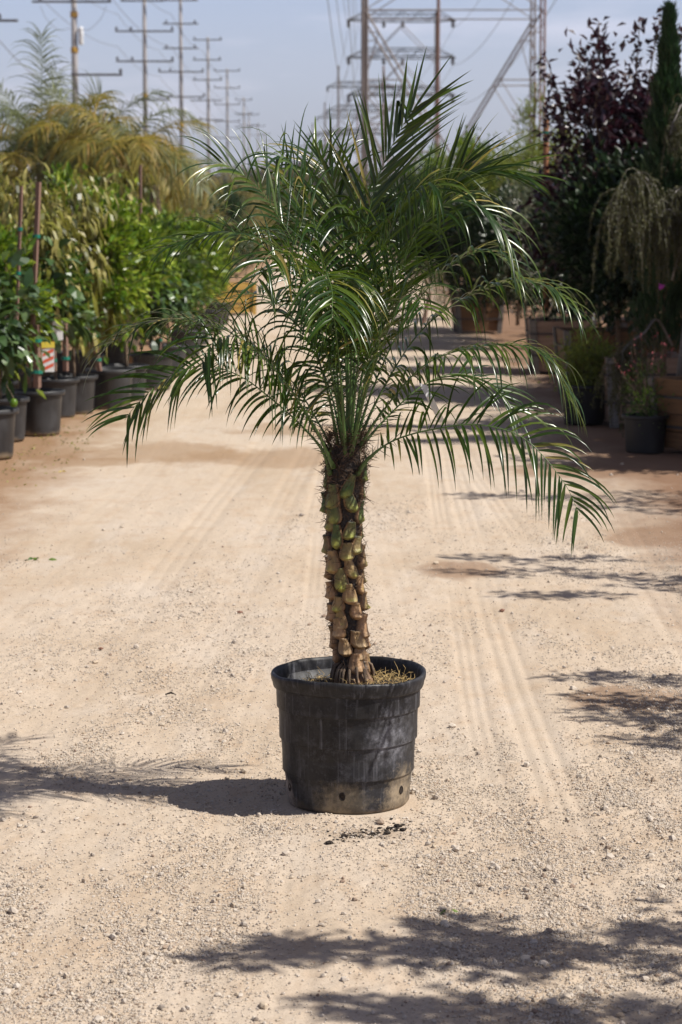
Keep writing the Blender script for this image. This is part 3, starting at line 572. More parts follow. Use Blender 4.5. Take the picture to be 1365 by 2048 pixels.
CACHE = {}
def plant(kind, variant):
    key = (kind, variant)
    if key in CACHE: return CACHE[key]
    sd = variant*101+sum(map(ord, kind)); g = np.random.default_rng(sd); parts = []; tb = B()
    def crown_part(name, mat, **kw):
        C, blk = crown(sd+len(parts)*7, **kw); b = B(); b.add(*blk); parts.append((name, b.me(name), mat)); return C
    if kind == 'citrus':
        C = crown_part('foliage', 'citrus', K=44, rx=.37, ry=.36, rz=.58, z0=1.15, per=56, lr=.06, Ln=.075, Wd=.038); limbs(tb, C, (0, 0, .24), (0, 0, 1.3), .014, .006, g, 2)
    elif kind == 'citruslow':
        C = crown_part('foliage', 'citrus_dark' if variant % 2 else 'citrus', K=38, rx=.38, ry=.36, rz=.46, z0=1.03, per=46, lr=.06, Ln=.085, Wd=.044); limbs(tb, C, (0, 0, .24), (0, 0, 1.0), .014, .006, g, 2)
    elif kind == 'mango':
        C = crown_part('foliage', 'mango', K=44, rx=.32, ry=.32, rz=.68, z0=1.28, per=19, lr=.06, Ln=.15, Wd=.034, mode='strip', curl=3.6, up=.2); limbs(tb, C, (0, 0, .24), (.02, 0, 1.6), .013, .006, g)
    elif kind == 'broad':
        C = crown_part('foliage', 'broad', K=30, rx=.33, ry=.32, rz=.36, z0=.93, per=22, lr=.07, Ln=.125, Wd=.06, mode='strip', curl=1.1); limbs(tb, C, (0, 0, .24), (0, 0, .9), .014, .006, g)
    elif kind == 'plum':
        def sh(q, g): return abs(q[0])+abs(q[1]) < .75-.28*q[2]
        C, blk = crown(sd, 60, .75, .6, 1.05, 1.75, 70, .085, .085, .05, shape=sh, up=.1); b = B(); b.add(*blk)
        whips = []
        for q in range(11):              # whips standing out of the top
            a = g.random()*6.28; r = .10+.42*g.random(); p0 = np.array([r*math.cos(a), r*math.sin(a), 1.9]); p1 = p0*np.array([1.5, 1.5, 1])+[0, 0, .35+.75*g.random()]
            tb.tube(crom([p0, (p0+p1)/2+g.normal(size=3)*.03, p1], 8), np.linspace(.009, .003, 8), 5); n = 75; t = g.random(n)[:, None]; pp = p0+(p1-p0)*t+g.normal(size=(n, 3))*.035
            b.add(*blades(pp, g.normal(size=(n, 3))+[0, 0, .1], .085*(.7+.5*g.random(n)), .05, g=g))
        parts.append(('foliage', b.me('foliage'), 'plum')); limbs(tb, C, (0, 0, .35), (0, 0, 2.1), .028, .009, g, 2)
    elif kind == 'plumred':
        C = crown_part('foliage', 'plumred', K=50, rx=.5, ry=.5, rz=.8, z0=1.35, per=60, lr=.085, Ln=.07, Wd=.04); limbs(tb, C, (0, 0, .35), (0, 0, 1.7), .02, .008, g, 2)
    elif kind == 'cypress':
        n = 15000; z = .62+2.48*g.random(n)**.85; rr = np.interp(z, [.4, .8, 1.6, 2.3, 2.75, 3.1], [.18, .24, .19, .13, .07, .008]); lob = 1+.22*np.sin(z*23)+.0; a = g.random(n)*6.28
        cl = 1+.35*np.sin(a*5+z*9)*np.sin(z*17+a*3); r = rr*cl*lob*(1-.55*g.random(n)**2); p = np.stack([r*np.cos(a), r*np.sin(a), z], -1); d = np.stack([np.cos(a)*.35, np.sin(a)*.35, 1+0*a], -1)+g.normal(size=(n, 3))*.22
        b = B(); b.add(*blades(p, d, .09*(.5+.8*g.random(n)), .012, g=g)); parts.append(('foliage', b.me('foliage'), 'cypress'))
        for q in range(26):
            z_ = 2.1+.9*g.random(); a_ = g.random()*6.28; r_ = np.interp(z_, [2.1, 3.1], [.2, .02]); tb.tube([(0, 0, z_-.2), (r_*math.cos(a_), r_*math.sin(a_), z_+.12)], [.004, .0015], 4, False)
        tb.tube([(0, 0, .35), (0, 0, 1.5), (0, 0, 3.05)], [.03, .02, .003], 7)
    elif kind == 'yellowshrub':
        C = crown_part('foliage', 'yellowgreen', K=70, rx=.55, ry=.5, rz=.85, z0=1.45, per=70, lr=.08, Ln=.055, Wd=.022, up=.5); limbs(tb, C, (0, 0, .35), (0, 0, 1.9), .018, .007, g, 2)
    elif kind == 'wispy':
        C = crown_part('foliage', 'yellowgreen', K=26, rx=.16, ry=.16, rz=.75, z0=1.95, per=26, lr=.055, Ln=.085, Wd=.012, up=.7); limbs(tb, C, (0, 0, .35), (0, 0, 2.6), .016, .006, g)
    elif kind == 'silver':
        C = crown_part('foliage', 'silver', K=60, rx=.48, ry=.45, rz=.72, z0=1.15, per=60, lr=.08, Ln=.05, Wd=.018); limbs(tb, C, (0, 0, .35), (0, 0, 1.6), .016, .007, g, 2)
        crown_part('blossom', 'flower', K=16, rx=.5, ry=.47, rz=.74, z0=1.15, per=26, lr=.05, Ln=.035, Wd=.024, shell=.95)
    elif kind == 'shade':
        C = crown_part('foliage', 'shade', K=84, rx=.75, ry=.6, rz=.82, z0=1.52, per=85, lr=.11, Ln=.09, Wd=.045); limbs(tb, C, (0, 0, .35), (0, 0, 1.8), .03, .01, g, 2)
    elif kind == 'boxshrub':
        C = crown_part('foliage', 'yellowgreen', K=40, rx=.20, ry=.20, rz=.22, z0=.42, per=60, lr=.045, Ln=.035, Wd=.02); limbs(tb, C, (0, 0, .2), (0, 0, .45), .010, .004, g, 2)
    elif kind == 'pinkshrub':
        C = crown_part('foliage', 'citrus_dark', K=26, rx=.17, ry=.17, rz=.30, z0=.46, per=34, lr=.045, Ln=.035, Wd=.014, up=.6); limbs(tb, C, (0, 0, .2), (0, 0, .55), .008, .003, g)
        b = B()
        for q in range(15):
            a = g.random()*6.28; r = .05+.12*g.random(); p0 = np.array([r*math.cos(a)*.6, r*math.sin(a)*.6, .5]); p1 = p0+[r*math.cos(a), r*math.sin(a), .2+.32*g.random()]; tb.tube([p0, p1], [.002, .0012], 4, False)
            n = 4; t = (.6+.4*g.random(n))[:, None]; b.add(*blades(p0+(p1-p0)*t+g.normal(size=(n, 3))*.009, g.normal(size=(n, 3))+[0, 0, .5], .022, .013, g=g))
        parts.append(('blossom', b.me('blossom'), 'pink'))
    elif kind == 'greentree':
        C = crown_part('foliage', 'citrus', K=70, rx=.6, ry=.55, rz=.85, z0=1.7, per=60, lr=.09, Ln=.08, Wd=.045); limbs(tb, C, (0, 0, .35), (0, 0, 2.1), .025, .009, g, 2)
    elif kind == 'farbush':
        C = crown_part('foliage', 'farbush', K=50, rx=.9, ry=.8, rz=.7, z0=.8, per=55, lr=.14, Ln=.13, Wd=.06); limbs(tb, C, (0, 0, 0), (0, 0, 1), .04, .012, g, 3)
    elif kind == 'farcone':
        def sh(q, g): return math.hypot(q[0], q[1]) < .9*(1-(q[2]+1)/2.3)
        C = crown_part('foliage', 'cypress', K=90, rx=.85, ry=.85, rz=1.0, z0=1.05, per=60, lr=.10, Ln=.10, Wd=.03, shape=sh); limbs(tb, C, (0, 0, 0), (0, 0, 1.5), .04, .012, g, 3)
    elif kind == 'fargold':
        C = crown_part('foliage', 'fargold', K=50, rx=.9, ry=.8, rz=.7, z0=.85, per=45, lr=.15, Ln=.16, Wd=.03, up=.5); limbs(tb, C, (0, 0, 0), (0, 0, 1), .04, .012, g, 3)
    elif kind == 'fartree':
        C = crown_part('foliage', 'fardark', K=70, rx=3.4, ry=3, rz=2.0, z0=3.6, per=70, lr=.55, Ln=.42, Wd=.24); limbs(tb, C, (0, 0, 0), (0, 0, 4), .22, .05, g, 2)
    parts.append(('trunk', tb.me('trunk', True), 'bark')); CACHE[key] = parts; return parts
NAMES = dict(citrus='citrus_tree', citruslow='citrus_tree', mango='mango_tree', broad='fruit_tree', plum='plum_tree', plumred='plum_tree', cypress='cypress_tree', yellowshrub='shrub', wispy='sapling', silver='flowering_shrub', shade='evergreen_tree', boxshrub='shrub', pinkshrub='flowering_shrub', greentree='young_tree', farbush='bush', farcone='conifer', fargold='dry_bush', fartree='tree')
CATS = dict(citrus='tree', citruslow='tree', mango='tree', broad='tree', plum='tree', plumred='tree', cypress='cypress', yellowshrub='shrub', wispy='sapling', silver='shrub', shade='tree', boxshrub='shrub', pinkshrub='shrub', greentree='tree', farbush='bush', farcone='conifer', fargold='bush', fartree='tree')
def put(kind, var, x, y, label, group, s=1.0, rz=None, z=0):
    rz = random.random()*6.28 if rz is None else rz; t = thing(NAMES[kind], label, CATS[kind], (x, y, z), rz, group, s)
    for nm, me, mt in plant(kind, var): obj(nm, me, mt, t)
    return t
# pots ---------------------------------------------------------------
def pot_meshes():
    b = B(); b.lathe([(.135, 0), (.146, .003), (.150, .02), (.168, .26), (.176, .292), (.170, .292), (.164, .26), (.145, .02), (.001, .02)], 56); body = b.me('body', True)
    b = B(); b.lathe([(.1765, .275), (.186, .273), (.190, .279), (.1915, .300), (.188, .305), (.176, .305), (.1725, .296), (.1765, .275)], 56); rim = b.me('rim', True)
    b = B(); b.lathe([(.164, .255), (.08, .26), (.001, .262)], 32); soil = b.me('soil', True); return body, rim, soil
PM = pot_meshes(); PMB = pot_meshes(); rootpot = None
def small_pot(x, y, label, group, s=1.0, mt='pot'):
    t = thing('nursery_pot', label, 'plant pot', (x, y, 0), random.random()*6, group, s)
    if x > 0 and group == 'black pots on the right':
        for nm, me in zip(('body', 'rim', 'soil'), PMB): obj(nm, me, 'shadedpot', t)
        return t
    for nm, me, m_ in zip(('body', 'rim', 'soil'), PM, ('pot', 'pot', 'blacksoil')): obj(nm, me, m_, t)
    return t
def stake(x, y, z0, h, lean, label, group, mat='stake', r=.018, square=True, ties=(.6, .9), nm='stake'):
    t = thing(nm, label, 'stake', (x, y, z0), .4, group); b = B()
    top = np.array([lean[0], lean[1], h]); b.tube([np.zeros(3), top*.5, top], [r, r, r], 4 if square else 12); obj('post', b, mat, t)
    for f in ties:
        b = B(); c = top*f; b.tube([c+[0, 0, -.012], c+[0, 0, .012]], [r*1.35, r*1.35], 10); obj('tie', b, 'tie', t)
    return t

# left row: (pixel of the pot foot centre) -> ground
def gx(px, py): v = G(px, py); return v[0], v[1]
LP = [  # px, py(foot), scale, label
 ((-22, 915), 1.08, 'black pot cut off by the left edge of the picture, nearest in the row'),
 ((8, 880), 1.0, 'dusty grey pot just behind the nearest pot at the left edge'),
 ((77, 868), 1.06, 'black pot with a wide lip holding the tree with three tied stakes'),
 ((113, 833), 1.0, 'grey pot in front of the striped card, left of a matching pot'),
 ((150, 826), 1.0, 'grey pot half hidden behind its neighbour, right of the striped card'),
 ((222, 817), 1.08, 'wide black pot standing alone before the gap in the left row'),
 ((255, 801), 1.0, 'grey pot hidden behind the wide black pot of the left row'),
 ((306, 778), 1.08, 'pot behind the drooping left fronds, first one after the wide black pot'),
 ((338, 752), 1.0, 'pot further down the left row with pale leaves above its lip'),
]
LR = [((372, 716), 1.0), ((392, 690), 1.0), ((420, 668), 1.0), ((436, 650), 1.0)]
for a, s_, lb in LP: x, y = gx(*a); small_pot(x, y, lb, 'black nursery pots in the left row', s_)
for a, s_ in LR: x, y = gx(*a); small_pot(x, y, 'small black pot far down the left row, glimpsed between palm fronds', 'far pots of the left row', s_)
for q, (px, py) in enumerate(((20, 840), (100, 800), (195, 775), (160, 768), (250, 745), (30, 815))):
    x, y = gx(px, py+0); small_pot(x-.12, y, 'black pot in the shaded second row behind the front left pots', 'shaded pots of the second left row')
LT = [  # kind, variant, px, py foot, scale, label
 ('broad', 0, -30, 915, 1.0, 'fruit tree with broad grey green leaves at the left edge, nearest in the row'),
 ('citruslow', 0, 2, 880, 1.0, 'low leafy citrus crown at the left edge behind the nearest pot'),
 ('broad', 1, 77, 868, 1.0, 'fruit tree with large leaves hanging over the pot with three stakes'),
 ('citruslow', 1, 113, 833, .98, 'dark green bushy citrus right behind the white card'),
 ('mango', 0, 150, 826, 1.0, 'sparse tree with curled yellow leaves behind the striped card'),
 ('citrus', 0, 222, 817, 1.08, 'tall bright green citrus above the wide black pot'),
 ('citruslow', 2, 255, 801, 1.08, 'bushy citrus filling the space behind the wide black pot'),
 ('broad', 2, 306, 778, .95, 'broad leaved tree behind the drooping left fronds'),
 ('citruslow', 1, 338, 752, .98, 'green citrus further down the left row with stalks showing below'),
 ('citruslow', 0, 372, 716, .98, 'small leafy tree down the left row beside the yellow crate'),
 ('citruslow', 2, 392, 690, .95, 'leafy tree seen through the upper left fronds'),
 ('citrus', 0, 420, 668, .72, 'short light green tree near the far end of the left row'),
 ('mango', 1, 30, 815, 1.05, 'tall sparse tree with curled yellow leaves beside the short dark stake'),
 ('mango', 2, 100, 800, 1.08, 'tall tree with hanging olive leaves behind the tall dark stake'),
 ('mango', 0, 195, 775, 1.0, 'sparse yellow leaved tree between the two bright green crowns'),
 ('citrus', 2, 160, 768, 1.1, 'dense bright green citrus crown in the second left row'),
 ('mango', 2, 60, 862, .98, 'yellow olive tree with hanging leaves just left of the tall dark stake'),
 ('mango', 1, 190, 818, .92, 'yellow leaved tree in front of the tall bright citrus, left of the wide pot'),
 ('mango', 1, 250, 745, 1.12, 'yellowish tree with curled leaves behind the tall citrus'),
 ('citrus', 1, 20, 838, .90, 'yellow green citrus crown against the left edge at mid height'),
]
for k_, v_, px, py, s_, lb in LT: x, y = gx(px, py); put(k_, v_, x-(.12 if lb.startswith('tall') or 'second' in lb else 0), y, lb, 'young trees in the left row', s_)
g = np.random.default_rng(5)
for q in range(22):                      # deeper rows behind, mostly hidden
    y = 19+q*1.25+g.random(); x = -3.0-.6*(q % 3)-.02*y+g.normal()*.12; kk = ['mango', 'mango', 'citrus', 'mango', 'broad'][q % 5]
    put(kk, q % 3, x, y, 'young tree in the rows behind the left hand pots, mostly hidden by nearer leaves', 'hidden rear trees on the left', 1.02+.2*g.random())
for q in range(14):
    y = 31+q*2.4; x = -2.3-.55*(q % 3)-.012*y+g.normal()*.1; kk = ['citrus', 'mango', 'farbush', 'citruslow'][q % 4]
    put(kk, q % 3, x, y, 'blurred young tree far down the left side of the road', 'far trees on the left side', .9+.15*g.random())
# stakes of the left row
for (px, py, dy, top, bot, lean, lb, r_) in (
 (64, 700, 17.0, 364, 702, .07, 'tall dark square stake rising among yellow leaves with a green tie', .020),
 (34, 600, 16.6, 372, 640, .05, 'shorter brown stake left of the tall dark stake', .012),
 (75, 768, 17.0, 650, 775, 0, 'thick brown stake standing in the pot with three tied stems', .03),
 (56, 760, 17.0, 655, 768, .01, 'thin pinkish stake in the pot with three tied stems, on its left', .011),
 (132, 735, 18.4, 640, 742, .0, 'brown stake right of the white card', .024),
 (110, 735, 18.6, 655, 742, .0, 'dark stake between the white card and the striped card', .014),
 (200, 735, 19.4, 650, 742, -.06, 'wide tan stake leaning in the wide black pot', .022),
 (283, 560, 22.0, 330, 700, .01, 'slender stake rising above the green citrus crowns', .014),
 (320, 690, 23.0, 620, 700, .03, 'leaning tan stake behind the drooping left fronds', .016)):
    b0 = P(px, bot, dy); t0 = P(px, top, dy); stake(b0[0], dy, b0[2], t0[2]-b0[2], (lean, 0), lb, 'stakes in the left row', r=r_, ties=(.68, .35) if top < 500 else (.25, .75))
# cards
def card(c, w_, h_, label, mats, n=0):
    t = thing('plant_tag', label, 'tag', c, .15); b = B(); b.box((0, 0, 0), (w_, .003, h_)); obj('card', b, mats, t)
    if n:
        b = B()
        for q in range(n):
            z = -h_*.36+q*h_*.26; V = [(-w_/2+.004, -.0022, z-.022), (w_/2-.004, -.0022, z+.012), (w_/2-.004, -.0022, z+.036), (-w_/2+.004, -.0022, z+.002)]
            V = np.array(V); b.add(np.vstack([V, V+[0, .0005, 0]]), [(0, 1, 2, 3), (7, 6, 5, 4), (0, 4, 5, 1), (1, 5, 6, 2), (2, 6, 7, 3), (3, 7, 4, 0)])
        obj('stripe', b, 'card_red', t)
        b = B(); b.box((.0, -.004, h_/2-.005), (w_*1.1, .003, .04)); obj('header', b, 'card_yellow', t)
    return t
card(P(97, 716, 16.6), .082, .19, 'white card with slanting red stripes and a yellow top hung by the pots', 'card_white', 4)
card(P(116, 661, 17.6), .075, .14, 'plain white card hung above the striped card', 'card_white')
b = B(); b.lathe([(.001, -.03), (.018, -.024), (.026, -.005), (.025, .012), (.014, .028), (.001, .032)], 24, centre=(0, 0, 0)); t = thing('fruit', 'green round fruit hanging in front of the grey pot at the left edge', 'fruit', P(28, 806, 15.9)); obj('skin', b.me('skin', True), 'citrus', t)
b = B(); b.tube([(0, 0, .03), (-.02, 0, .07), (-.05, .01, .12)], [.003, .002, .002], 6); obj('stalk', b, 'bark', t)

# yellow crate and things at the far left end
def crate(x, y, w_, h_, rz, label, mats=('board_orange', 'batten'), flare=1.18, rows=4, group='wooden planter crates on the right'):
    t = thing('planter_crate', label, 'crate', (x, y, 0), rz, group); t_ = .02
    for sd in range(4):
        Rm = Matrix.Rotation(sd*math.pi/2, 3, 'Z'); b = B(); bh = h_/rows
        for q in range(rows):
            z = q*bh+.03; h0 = w_/2/flare*(1+(flare-1)*(q*bh)/h_); h1 = w_/2/flare*(1+(flare-1)*((q+1)*bh-.006)/h_)
            V = np.array([(-h0, -h0, z), (h0, -h0, z), (h1, -h1, z+bh-.006), (-h1, -h1, z+bh-.006), (-h0+t_, -h0+t_, z), (h0-t_, -h0+t_, z), (h1-t_, -h1+t_, z+bh-.006), (-h1+t_, -h1+t_, z+bh-.006)])
            V += [0, (0, .003, -.002, .001)[q % 4], 0]; b.add(V @ np.array(Rm).T, [(0, 1, 2, 3), (5, 4, 7, 6), (3, 2, 6, 7), (1, 0, 4, 5), (0, 3, 7, 4), (2, 1, 5, 6)])
        obj('side_panel', b, mats[0] if (sd+len(label)) % 3 else mats[0], t)
        for e in (-1, 1):
            b = B(); h0 = w_/2/flare; h1 = w_/2; hw = .021
            V = [];
            for z, hh in ((.0, h0), (h_+.03, h1)):
                x0 = e*(hh-.018)-hw; V += [(x0, -hh-.022, z), (x0+2*hw, -hh-.022, z), (x0+2*hw, -hh-.002, z), (x0, -hh-.002, z)]
            b.add(np.array(V) @ np.array(Rm).T, [(3, 2, 1, 0), (4, 5, 6, 7), (0, 1, 5, 4), (1, 2, 6, 5), (2, 3, 7, 6), (3, 0, 4, 7)]); obj('corner_batten', b, mats[1], t)
    b = B()
    for z in (h_*.38, h_*.80):
        hh = w_/2/flare*(1+(flare-1)*z/h_)+.0245
        for sd in range(4):
            a = sd*math.pi/2; c0 = np.array([0, -hh, z]) @ np.array(Matrix.Rotation(a, 3, 'Z')).T; b.box(c0, (2*hh, .0015, .016), np.array(Matrix.Rotation(a, 3, 'Z')))
    obj('metal_band', b, 'steel_dark', t); b = B(); b.box((0, 0, h_-.10), (w_*.93, w_*.93, .03)); obj('soil', b, 'blacksoil', t); return t
x, y = gx(462, 628); crate(x, y, .62, .44, .25, 'yellow wooden crate far down the left row', ('yellowboard', 'yellowboard'), 1.02, 3, None)

# ------------------------------------------------------------------ right row
RC = [((1428, 905), .62, .48, .60, 'nearest planter crate with orange boards and grey corner battens at the right edge', 'board_orange'),
      ((1282, 848), .66, .50, .12, 'weathered planter crate behind drooping strands of the weeping tree', 'board_grey'),
      ((1200, 793), .70, .56, .05, 'shaded planter crate left of the weathered one', 'board_orange'),
      ((1120, 745), .62, .50, .0, 'dark planter crate in shade at the foot of the purple tree', 'board_grey'),
      ((1310, 770), .7, .56, .0, 'shaded planter crate in the second right row', 'board_orange'),
      ((955, 665), .62, .50, .05, 'far planter crate seen between the right hand fronds', 'board_orange')]
for a, w_, h_, rz, lb, mt in RC: x, y = gx(*a); crate(x, y, w_, h_, rz, lb, (mt, 'batten'))
def rp(px, py): return gx(px, py)
x, y = rp(1168, 848); small_pot(x, y, 'black pot under the clipped shrub with yellow green tips', 'black pots on the right'); put('boxshrub', 0, x, y, 'small clipped shrub with yellow green and reddish tips left of the weathered crate', None, 1.05)
x, y = rp(1290, 905); small_pot(x, y, 'black pot in front of the nearest crate holding the pink flowers', 'black pots on the right', .85); put('pinkshrub', 0, x, y, 'small shrub with pink flower spikes in front of the nearest crate', None, .85, z=-.02)
RT = [('plum', 0, 1216, 790, 1.10, 'tall dark purple leaved tree with whips standing against the sky'),
      ('plum', 1, 1400, 800, 1.0, 'purple leaved tree behind the cypress at the right edge'),
      ('plum', 2, 1195, 745, .76, 'lower purple tree left of the tall one, its top just above the yellow shrub'),
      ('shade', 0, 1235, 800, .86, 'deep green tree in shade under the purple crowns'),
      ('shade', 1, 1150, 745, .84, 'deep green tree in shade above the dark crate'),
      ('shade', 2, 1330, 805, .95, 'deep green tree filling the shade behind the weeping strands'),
      ('silver', 0, 1092, 722, 1.08, 'grey green shrub with white blossom above the dark crate'),
      ('silver', 1, 1050, 690, .95, 'smaller grey green shrub seen behind the drooping right frond'),
      ('yellowshrub', 0, 1105, 690, 1.18, 'large yellow green shrub beside the orange stake'),
      ('yellowshrub', 1, 1060, 665, 1.05, 'yellow green shrub left of the orange stake'),
      ('wispy', 0, 1066, 690, 1.18, 'thin wispy sapling in front of the steel tower leg'),
      ('plumred', 0, 1005, 660, 1.05, 'reddish purple shrub behind the upper right fronds'),
      ('plumred', 1, 960, 640, 1.0, 'reddish shrub behind the middle of the right fronds'),
      ('shade', 1, 1040, 680, .75, 'low dark tree behind the right fronds'),
      ('greentree', 0, 935, 640, (.62, .62, 1.06), 'bright green tree rising behind the top right fronds'),
      ('greentree', 1, 865, 590, (.8, .8, 1.05), 'green tree further along the right row under the steel tower'),
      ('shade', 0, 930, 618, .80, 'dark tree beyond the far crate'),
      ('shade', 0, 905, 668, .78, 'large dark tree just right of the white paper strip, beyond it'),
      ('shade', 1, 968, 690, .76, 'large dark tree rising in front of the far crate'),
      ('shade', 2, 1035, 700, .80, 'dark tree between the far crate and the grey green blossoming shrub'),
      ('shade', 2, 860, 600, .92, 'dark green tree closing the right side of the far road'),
      ('yellowshrub', 1, 905, 632, .85, 'light green shrub between the far crate and the road'),
      ('shade', 1, 815, 580, .95, 'dark tree at the far bend just right of the palm stalks'),
      ('citrus', 1, 985, 668, 1.25, 'green leafy tree beside the far crate'),
      ('yellowshrub', 0, 1020, 672, 1.1, 'yellow green shrub behind the drooping upper right frond'),
      ('silver', 0, 890, 645, .62, 'small grey green shrub at the road edge by the far crate'),
      ('citruslow', 1, 770, 566, 1.3, 'green shrub at the far end of the road, half behind the palm')]
for k_, v_, px, py, s_, lb in RT: x, y = rp(px, py); put(k_, v_, x, y, lb, 'trees and shrubs in the right row', s_)
c0 = P(1330, 560, 17.8); put('cypress', 0, c0[0], 17.8, 'slender dark cypress with a pointed top at the right edge', None, (.8, .8, .99), z=-.02)
g = np.random.default_rng(15)
for q in range(10):
    y = 22+q*2.4+g.random(); x = 3.3+.7*(q % 2)+.02*y+g.normal()*.1; kk = ['shade', 'plumred', 'yellowshrub', 'greentree', 'silver'][q % 5]
    put(kk, q % 2, x, y, 'tree in the rear rows on the right, mostly hidden by nearer foliage', 'hidden rear trees on the right', .9+.15*g.random())
for q in range(9):
    y = 42+q*4; x = 1.9+.75*(q % 3)+g.normal()*.1; kk = ['shade', 'silver', 'yellowshrub', 'farbush'][q % 4]
    put(kk, q % 2, x, y, 'blurred shrub far down the right side of the road', 'far shrubs on the right side', .85+.15*g.random())
b0 = P(1290, 700, 18.3); t0 = P(1336, 146, 18.3); stake(b0[0], 18.3, b0[2]-.1, t0[2]-b0[2]+.1, (t0[0]-b0[0], 0), 'tall orange peeled pole leaning beside the cypress with a green tie', None, 'pole_orange', .0195, False, (.74,), 'wooden_pole')
b0 = P(1095, 420, 24); t0 = P(1092, 238, 24); stake(b0[0], 24, .6, t0[2]-.6, (t0[0]-b0[0], 0), 'orange stake with a green tie standing above the yellow green shrub', None, 'pole_orange', .028, False, (.93,))
b0 = P(846, 652, 33); t0 = P(862, 585, 33); stake(b0[0], 33, b0[2], t0[2]-b0[2], (t0[0]-b0[0], 0), 'pale short post seen between the right fronds', None, 'stake', .03, False, ())

g = np.random.default_rng(19)
for q, (x, y, s_) in enumerate(((3.5, 16.8, 1.1), (3.4, 18.0, 1.15), (3.9, 19.5, 1.2), (4.2, 21.5, 1.2), (4.2, 15.3, 1.25), (4.6, 17.6, 1.3))): put('shade', q % 3, x, y, 'dense tree of the right rows standing outside the picture', 'trees outside the picture on the right', s_)

# weeping tree: arching boughs with hanging strands
t = thing('weeping_tree', 'weeping tree with arching bare boughs and long hanging olive strands', 'tree', (G(1330, 850)[0], 17.6, 0)); o3 = np.array([t.location.x, 17.6, 0]); tb = B(); fb = B(); g = np.random.default_rng(8)
W3 = lambda px, py, Y: P(px, py, Y)-o3
tb.tube(crom([(0, 0, .4), (.06, 0, 1.0), (.10, .02, 1.45), (.06, .02, 1.9)], 10), np.linspace(.03, .012, 10), 8)
boughs = [([(1400, 470, 17.2), (1340, 452, 17.1), (1312, 410, 17.0), (1298, 365, 16.95), (1275, 346, 16.9), (1250, 372, 16.9), (1228, 400, 16.9)], 1.0, 105),
          ([(1345, 690, 17.4), (1315, 640, 17.2), (1290, 665, 17.0), (1262, 685, 16.95), (1245, 705, 16.9), (1232, 735, 16.9)], .8, 75),
          ([(1345, 560, 17.4), (1362, 480, 17.2), (1350, 430, 17.0), (1330, 420, 16.95), (1312, 450, 16.9)], .8, 55),
          ([(1400, 330, 17.6), (1370, 215, 17.5), (1352, 235, 17.4), (1340, 270, 17.35)], .5, 40), ([(1390, 500, 17.3), (1372, 390, 17.2), (1356, 380, 17.1), (1345, 400, 17.0)], .7, 70)]
for pts, sl, n in boughs:
    c = crom([W3(*p) for p in pts], 40); tb.tube(c, np.linspace(.010, .0035, 40), 6)
    for q in range(n):
        u = g.random()**.7 if sl > .7 else g.random(); i_ = int((.25+.75*u)*39); p0 = c[i_]+g.normal(size=3)*.012; l = (.18+.55*g.random())*sl; m = 8; pts_ = [p0]; d = unit(g.normal(size=3)*.5+[0, 0, -.2])
        for s_ in range(m): d = unit(d+np.array([g.normal()*.12, g.normal()*.12, -.6])); pts_.append(pts_[-1]+d*l/m)
        pts_ = np.array(pts_); tb.tube(pts_, np.linspace(.0018, .0008, m+1), 3, False); nn_ = int(170*l); tt = g.random(nn_)*m; ii_ = np.minimum(tt.astype(int), m-1); f = (tt-ii_)[:, None]
        pp = pts_[ii_]*(1-f)+pts_[ii_+1]*f; dd = (pts_[ii_+1]-pts_[ii_]); fb.add(*blades(pp, unit(dd)*.8+g.normal(size=pp.shape)*.55, .02+.014*g.random(nn_), .008, g=g))
obj('trunk', tb.me('trunk', True), 'batten', t); obj('foliage', fb, 'weep', t)
b = B(); c = P(1323, 574, 16.8); b.add(*blades(c+g.normal(size=(40, 3))*.008, g.normal(size=(40, 3)), .02, .012, g=g)); k = leafmat('magenta_petal', (.4, .05, .4), (.6, .08, .5)); f_ = thing('flower', 'single magenta flower glowing in the shade near the right edge', 'flower', c); 
for v in b.V: v -= c
obj('petals', b, k, f_); b = B(); b.tube([(0, 0, -.005), (.01, .03, -.2), (.02, .1, -.45)], [.002, .002, .002], 5); obj('stem', b, 'cypress', f_)

# trees beside the road outside the picture: their crowns throw the shadows on the sand
def roadside(targets, h, label, seed, trunk, lr=.05, per=34, Ln=.075, Wd=.03, mat='shade', hj=.25):
    g = np.random.default_rng(seed); C = []
    for px, py in targets:
        s0 = G(px, py); hh = h+g.normal()*hj; c = s0+np.array([.8*hh, -.2*hh, hh]); C.append(c)
    C = np.array(C); base = np.array([trunk[0], trunk[1], 0.]); C -= base; fb = B(); tb = B()
    idx = np.repeat(np.arange(len(C)), per); off = g.normal(size=(len(idx), 3))*np.array([lr*.70, lr*.5, lr*.55]); p = C[idx]+off
    fb.add(*blades(p, unit(off)+g.normal(size=p.shape)*.4, Ln*(.6+.8*g.random(len(p))), Wd, g=g)); limbs(tb, C, (0, 0, .3), (0, 0, h*.93), .014, .0028, g, 2)
    t = thing('roadside_tree', label, 'tree', base); obj('foliage', fb, mat, t); obj('trunk', tb.me('trunk', True), 'bark', t); small_pot(base[0], base[1], 'black pot of a tree standing just outside the picture on the right', 'pots outside the picture on the right', 1.2)
roadside([(470, 1917), (505, 1925), (590, 1888), (570, 1905), (640, 1905), (700, 1915), (745, 1895), (800, 1918), (850, 1905), (905, 1855), (945, 1858), (950, 1885), (1000, 1880), (1020, 1905), (985, 1920), (1060, 1930), (1010, 1950), (1080, 1905), (1140, 1905), (1200, 1912), (900, 1925), (960, 1905), (880, 1888)], 2.3, 'small leafy tree beside the road whose shadow falls across the foreground', 1, (2.5, 4.9), .045, 32)
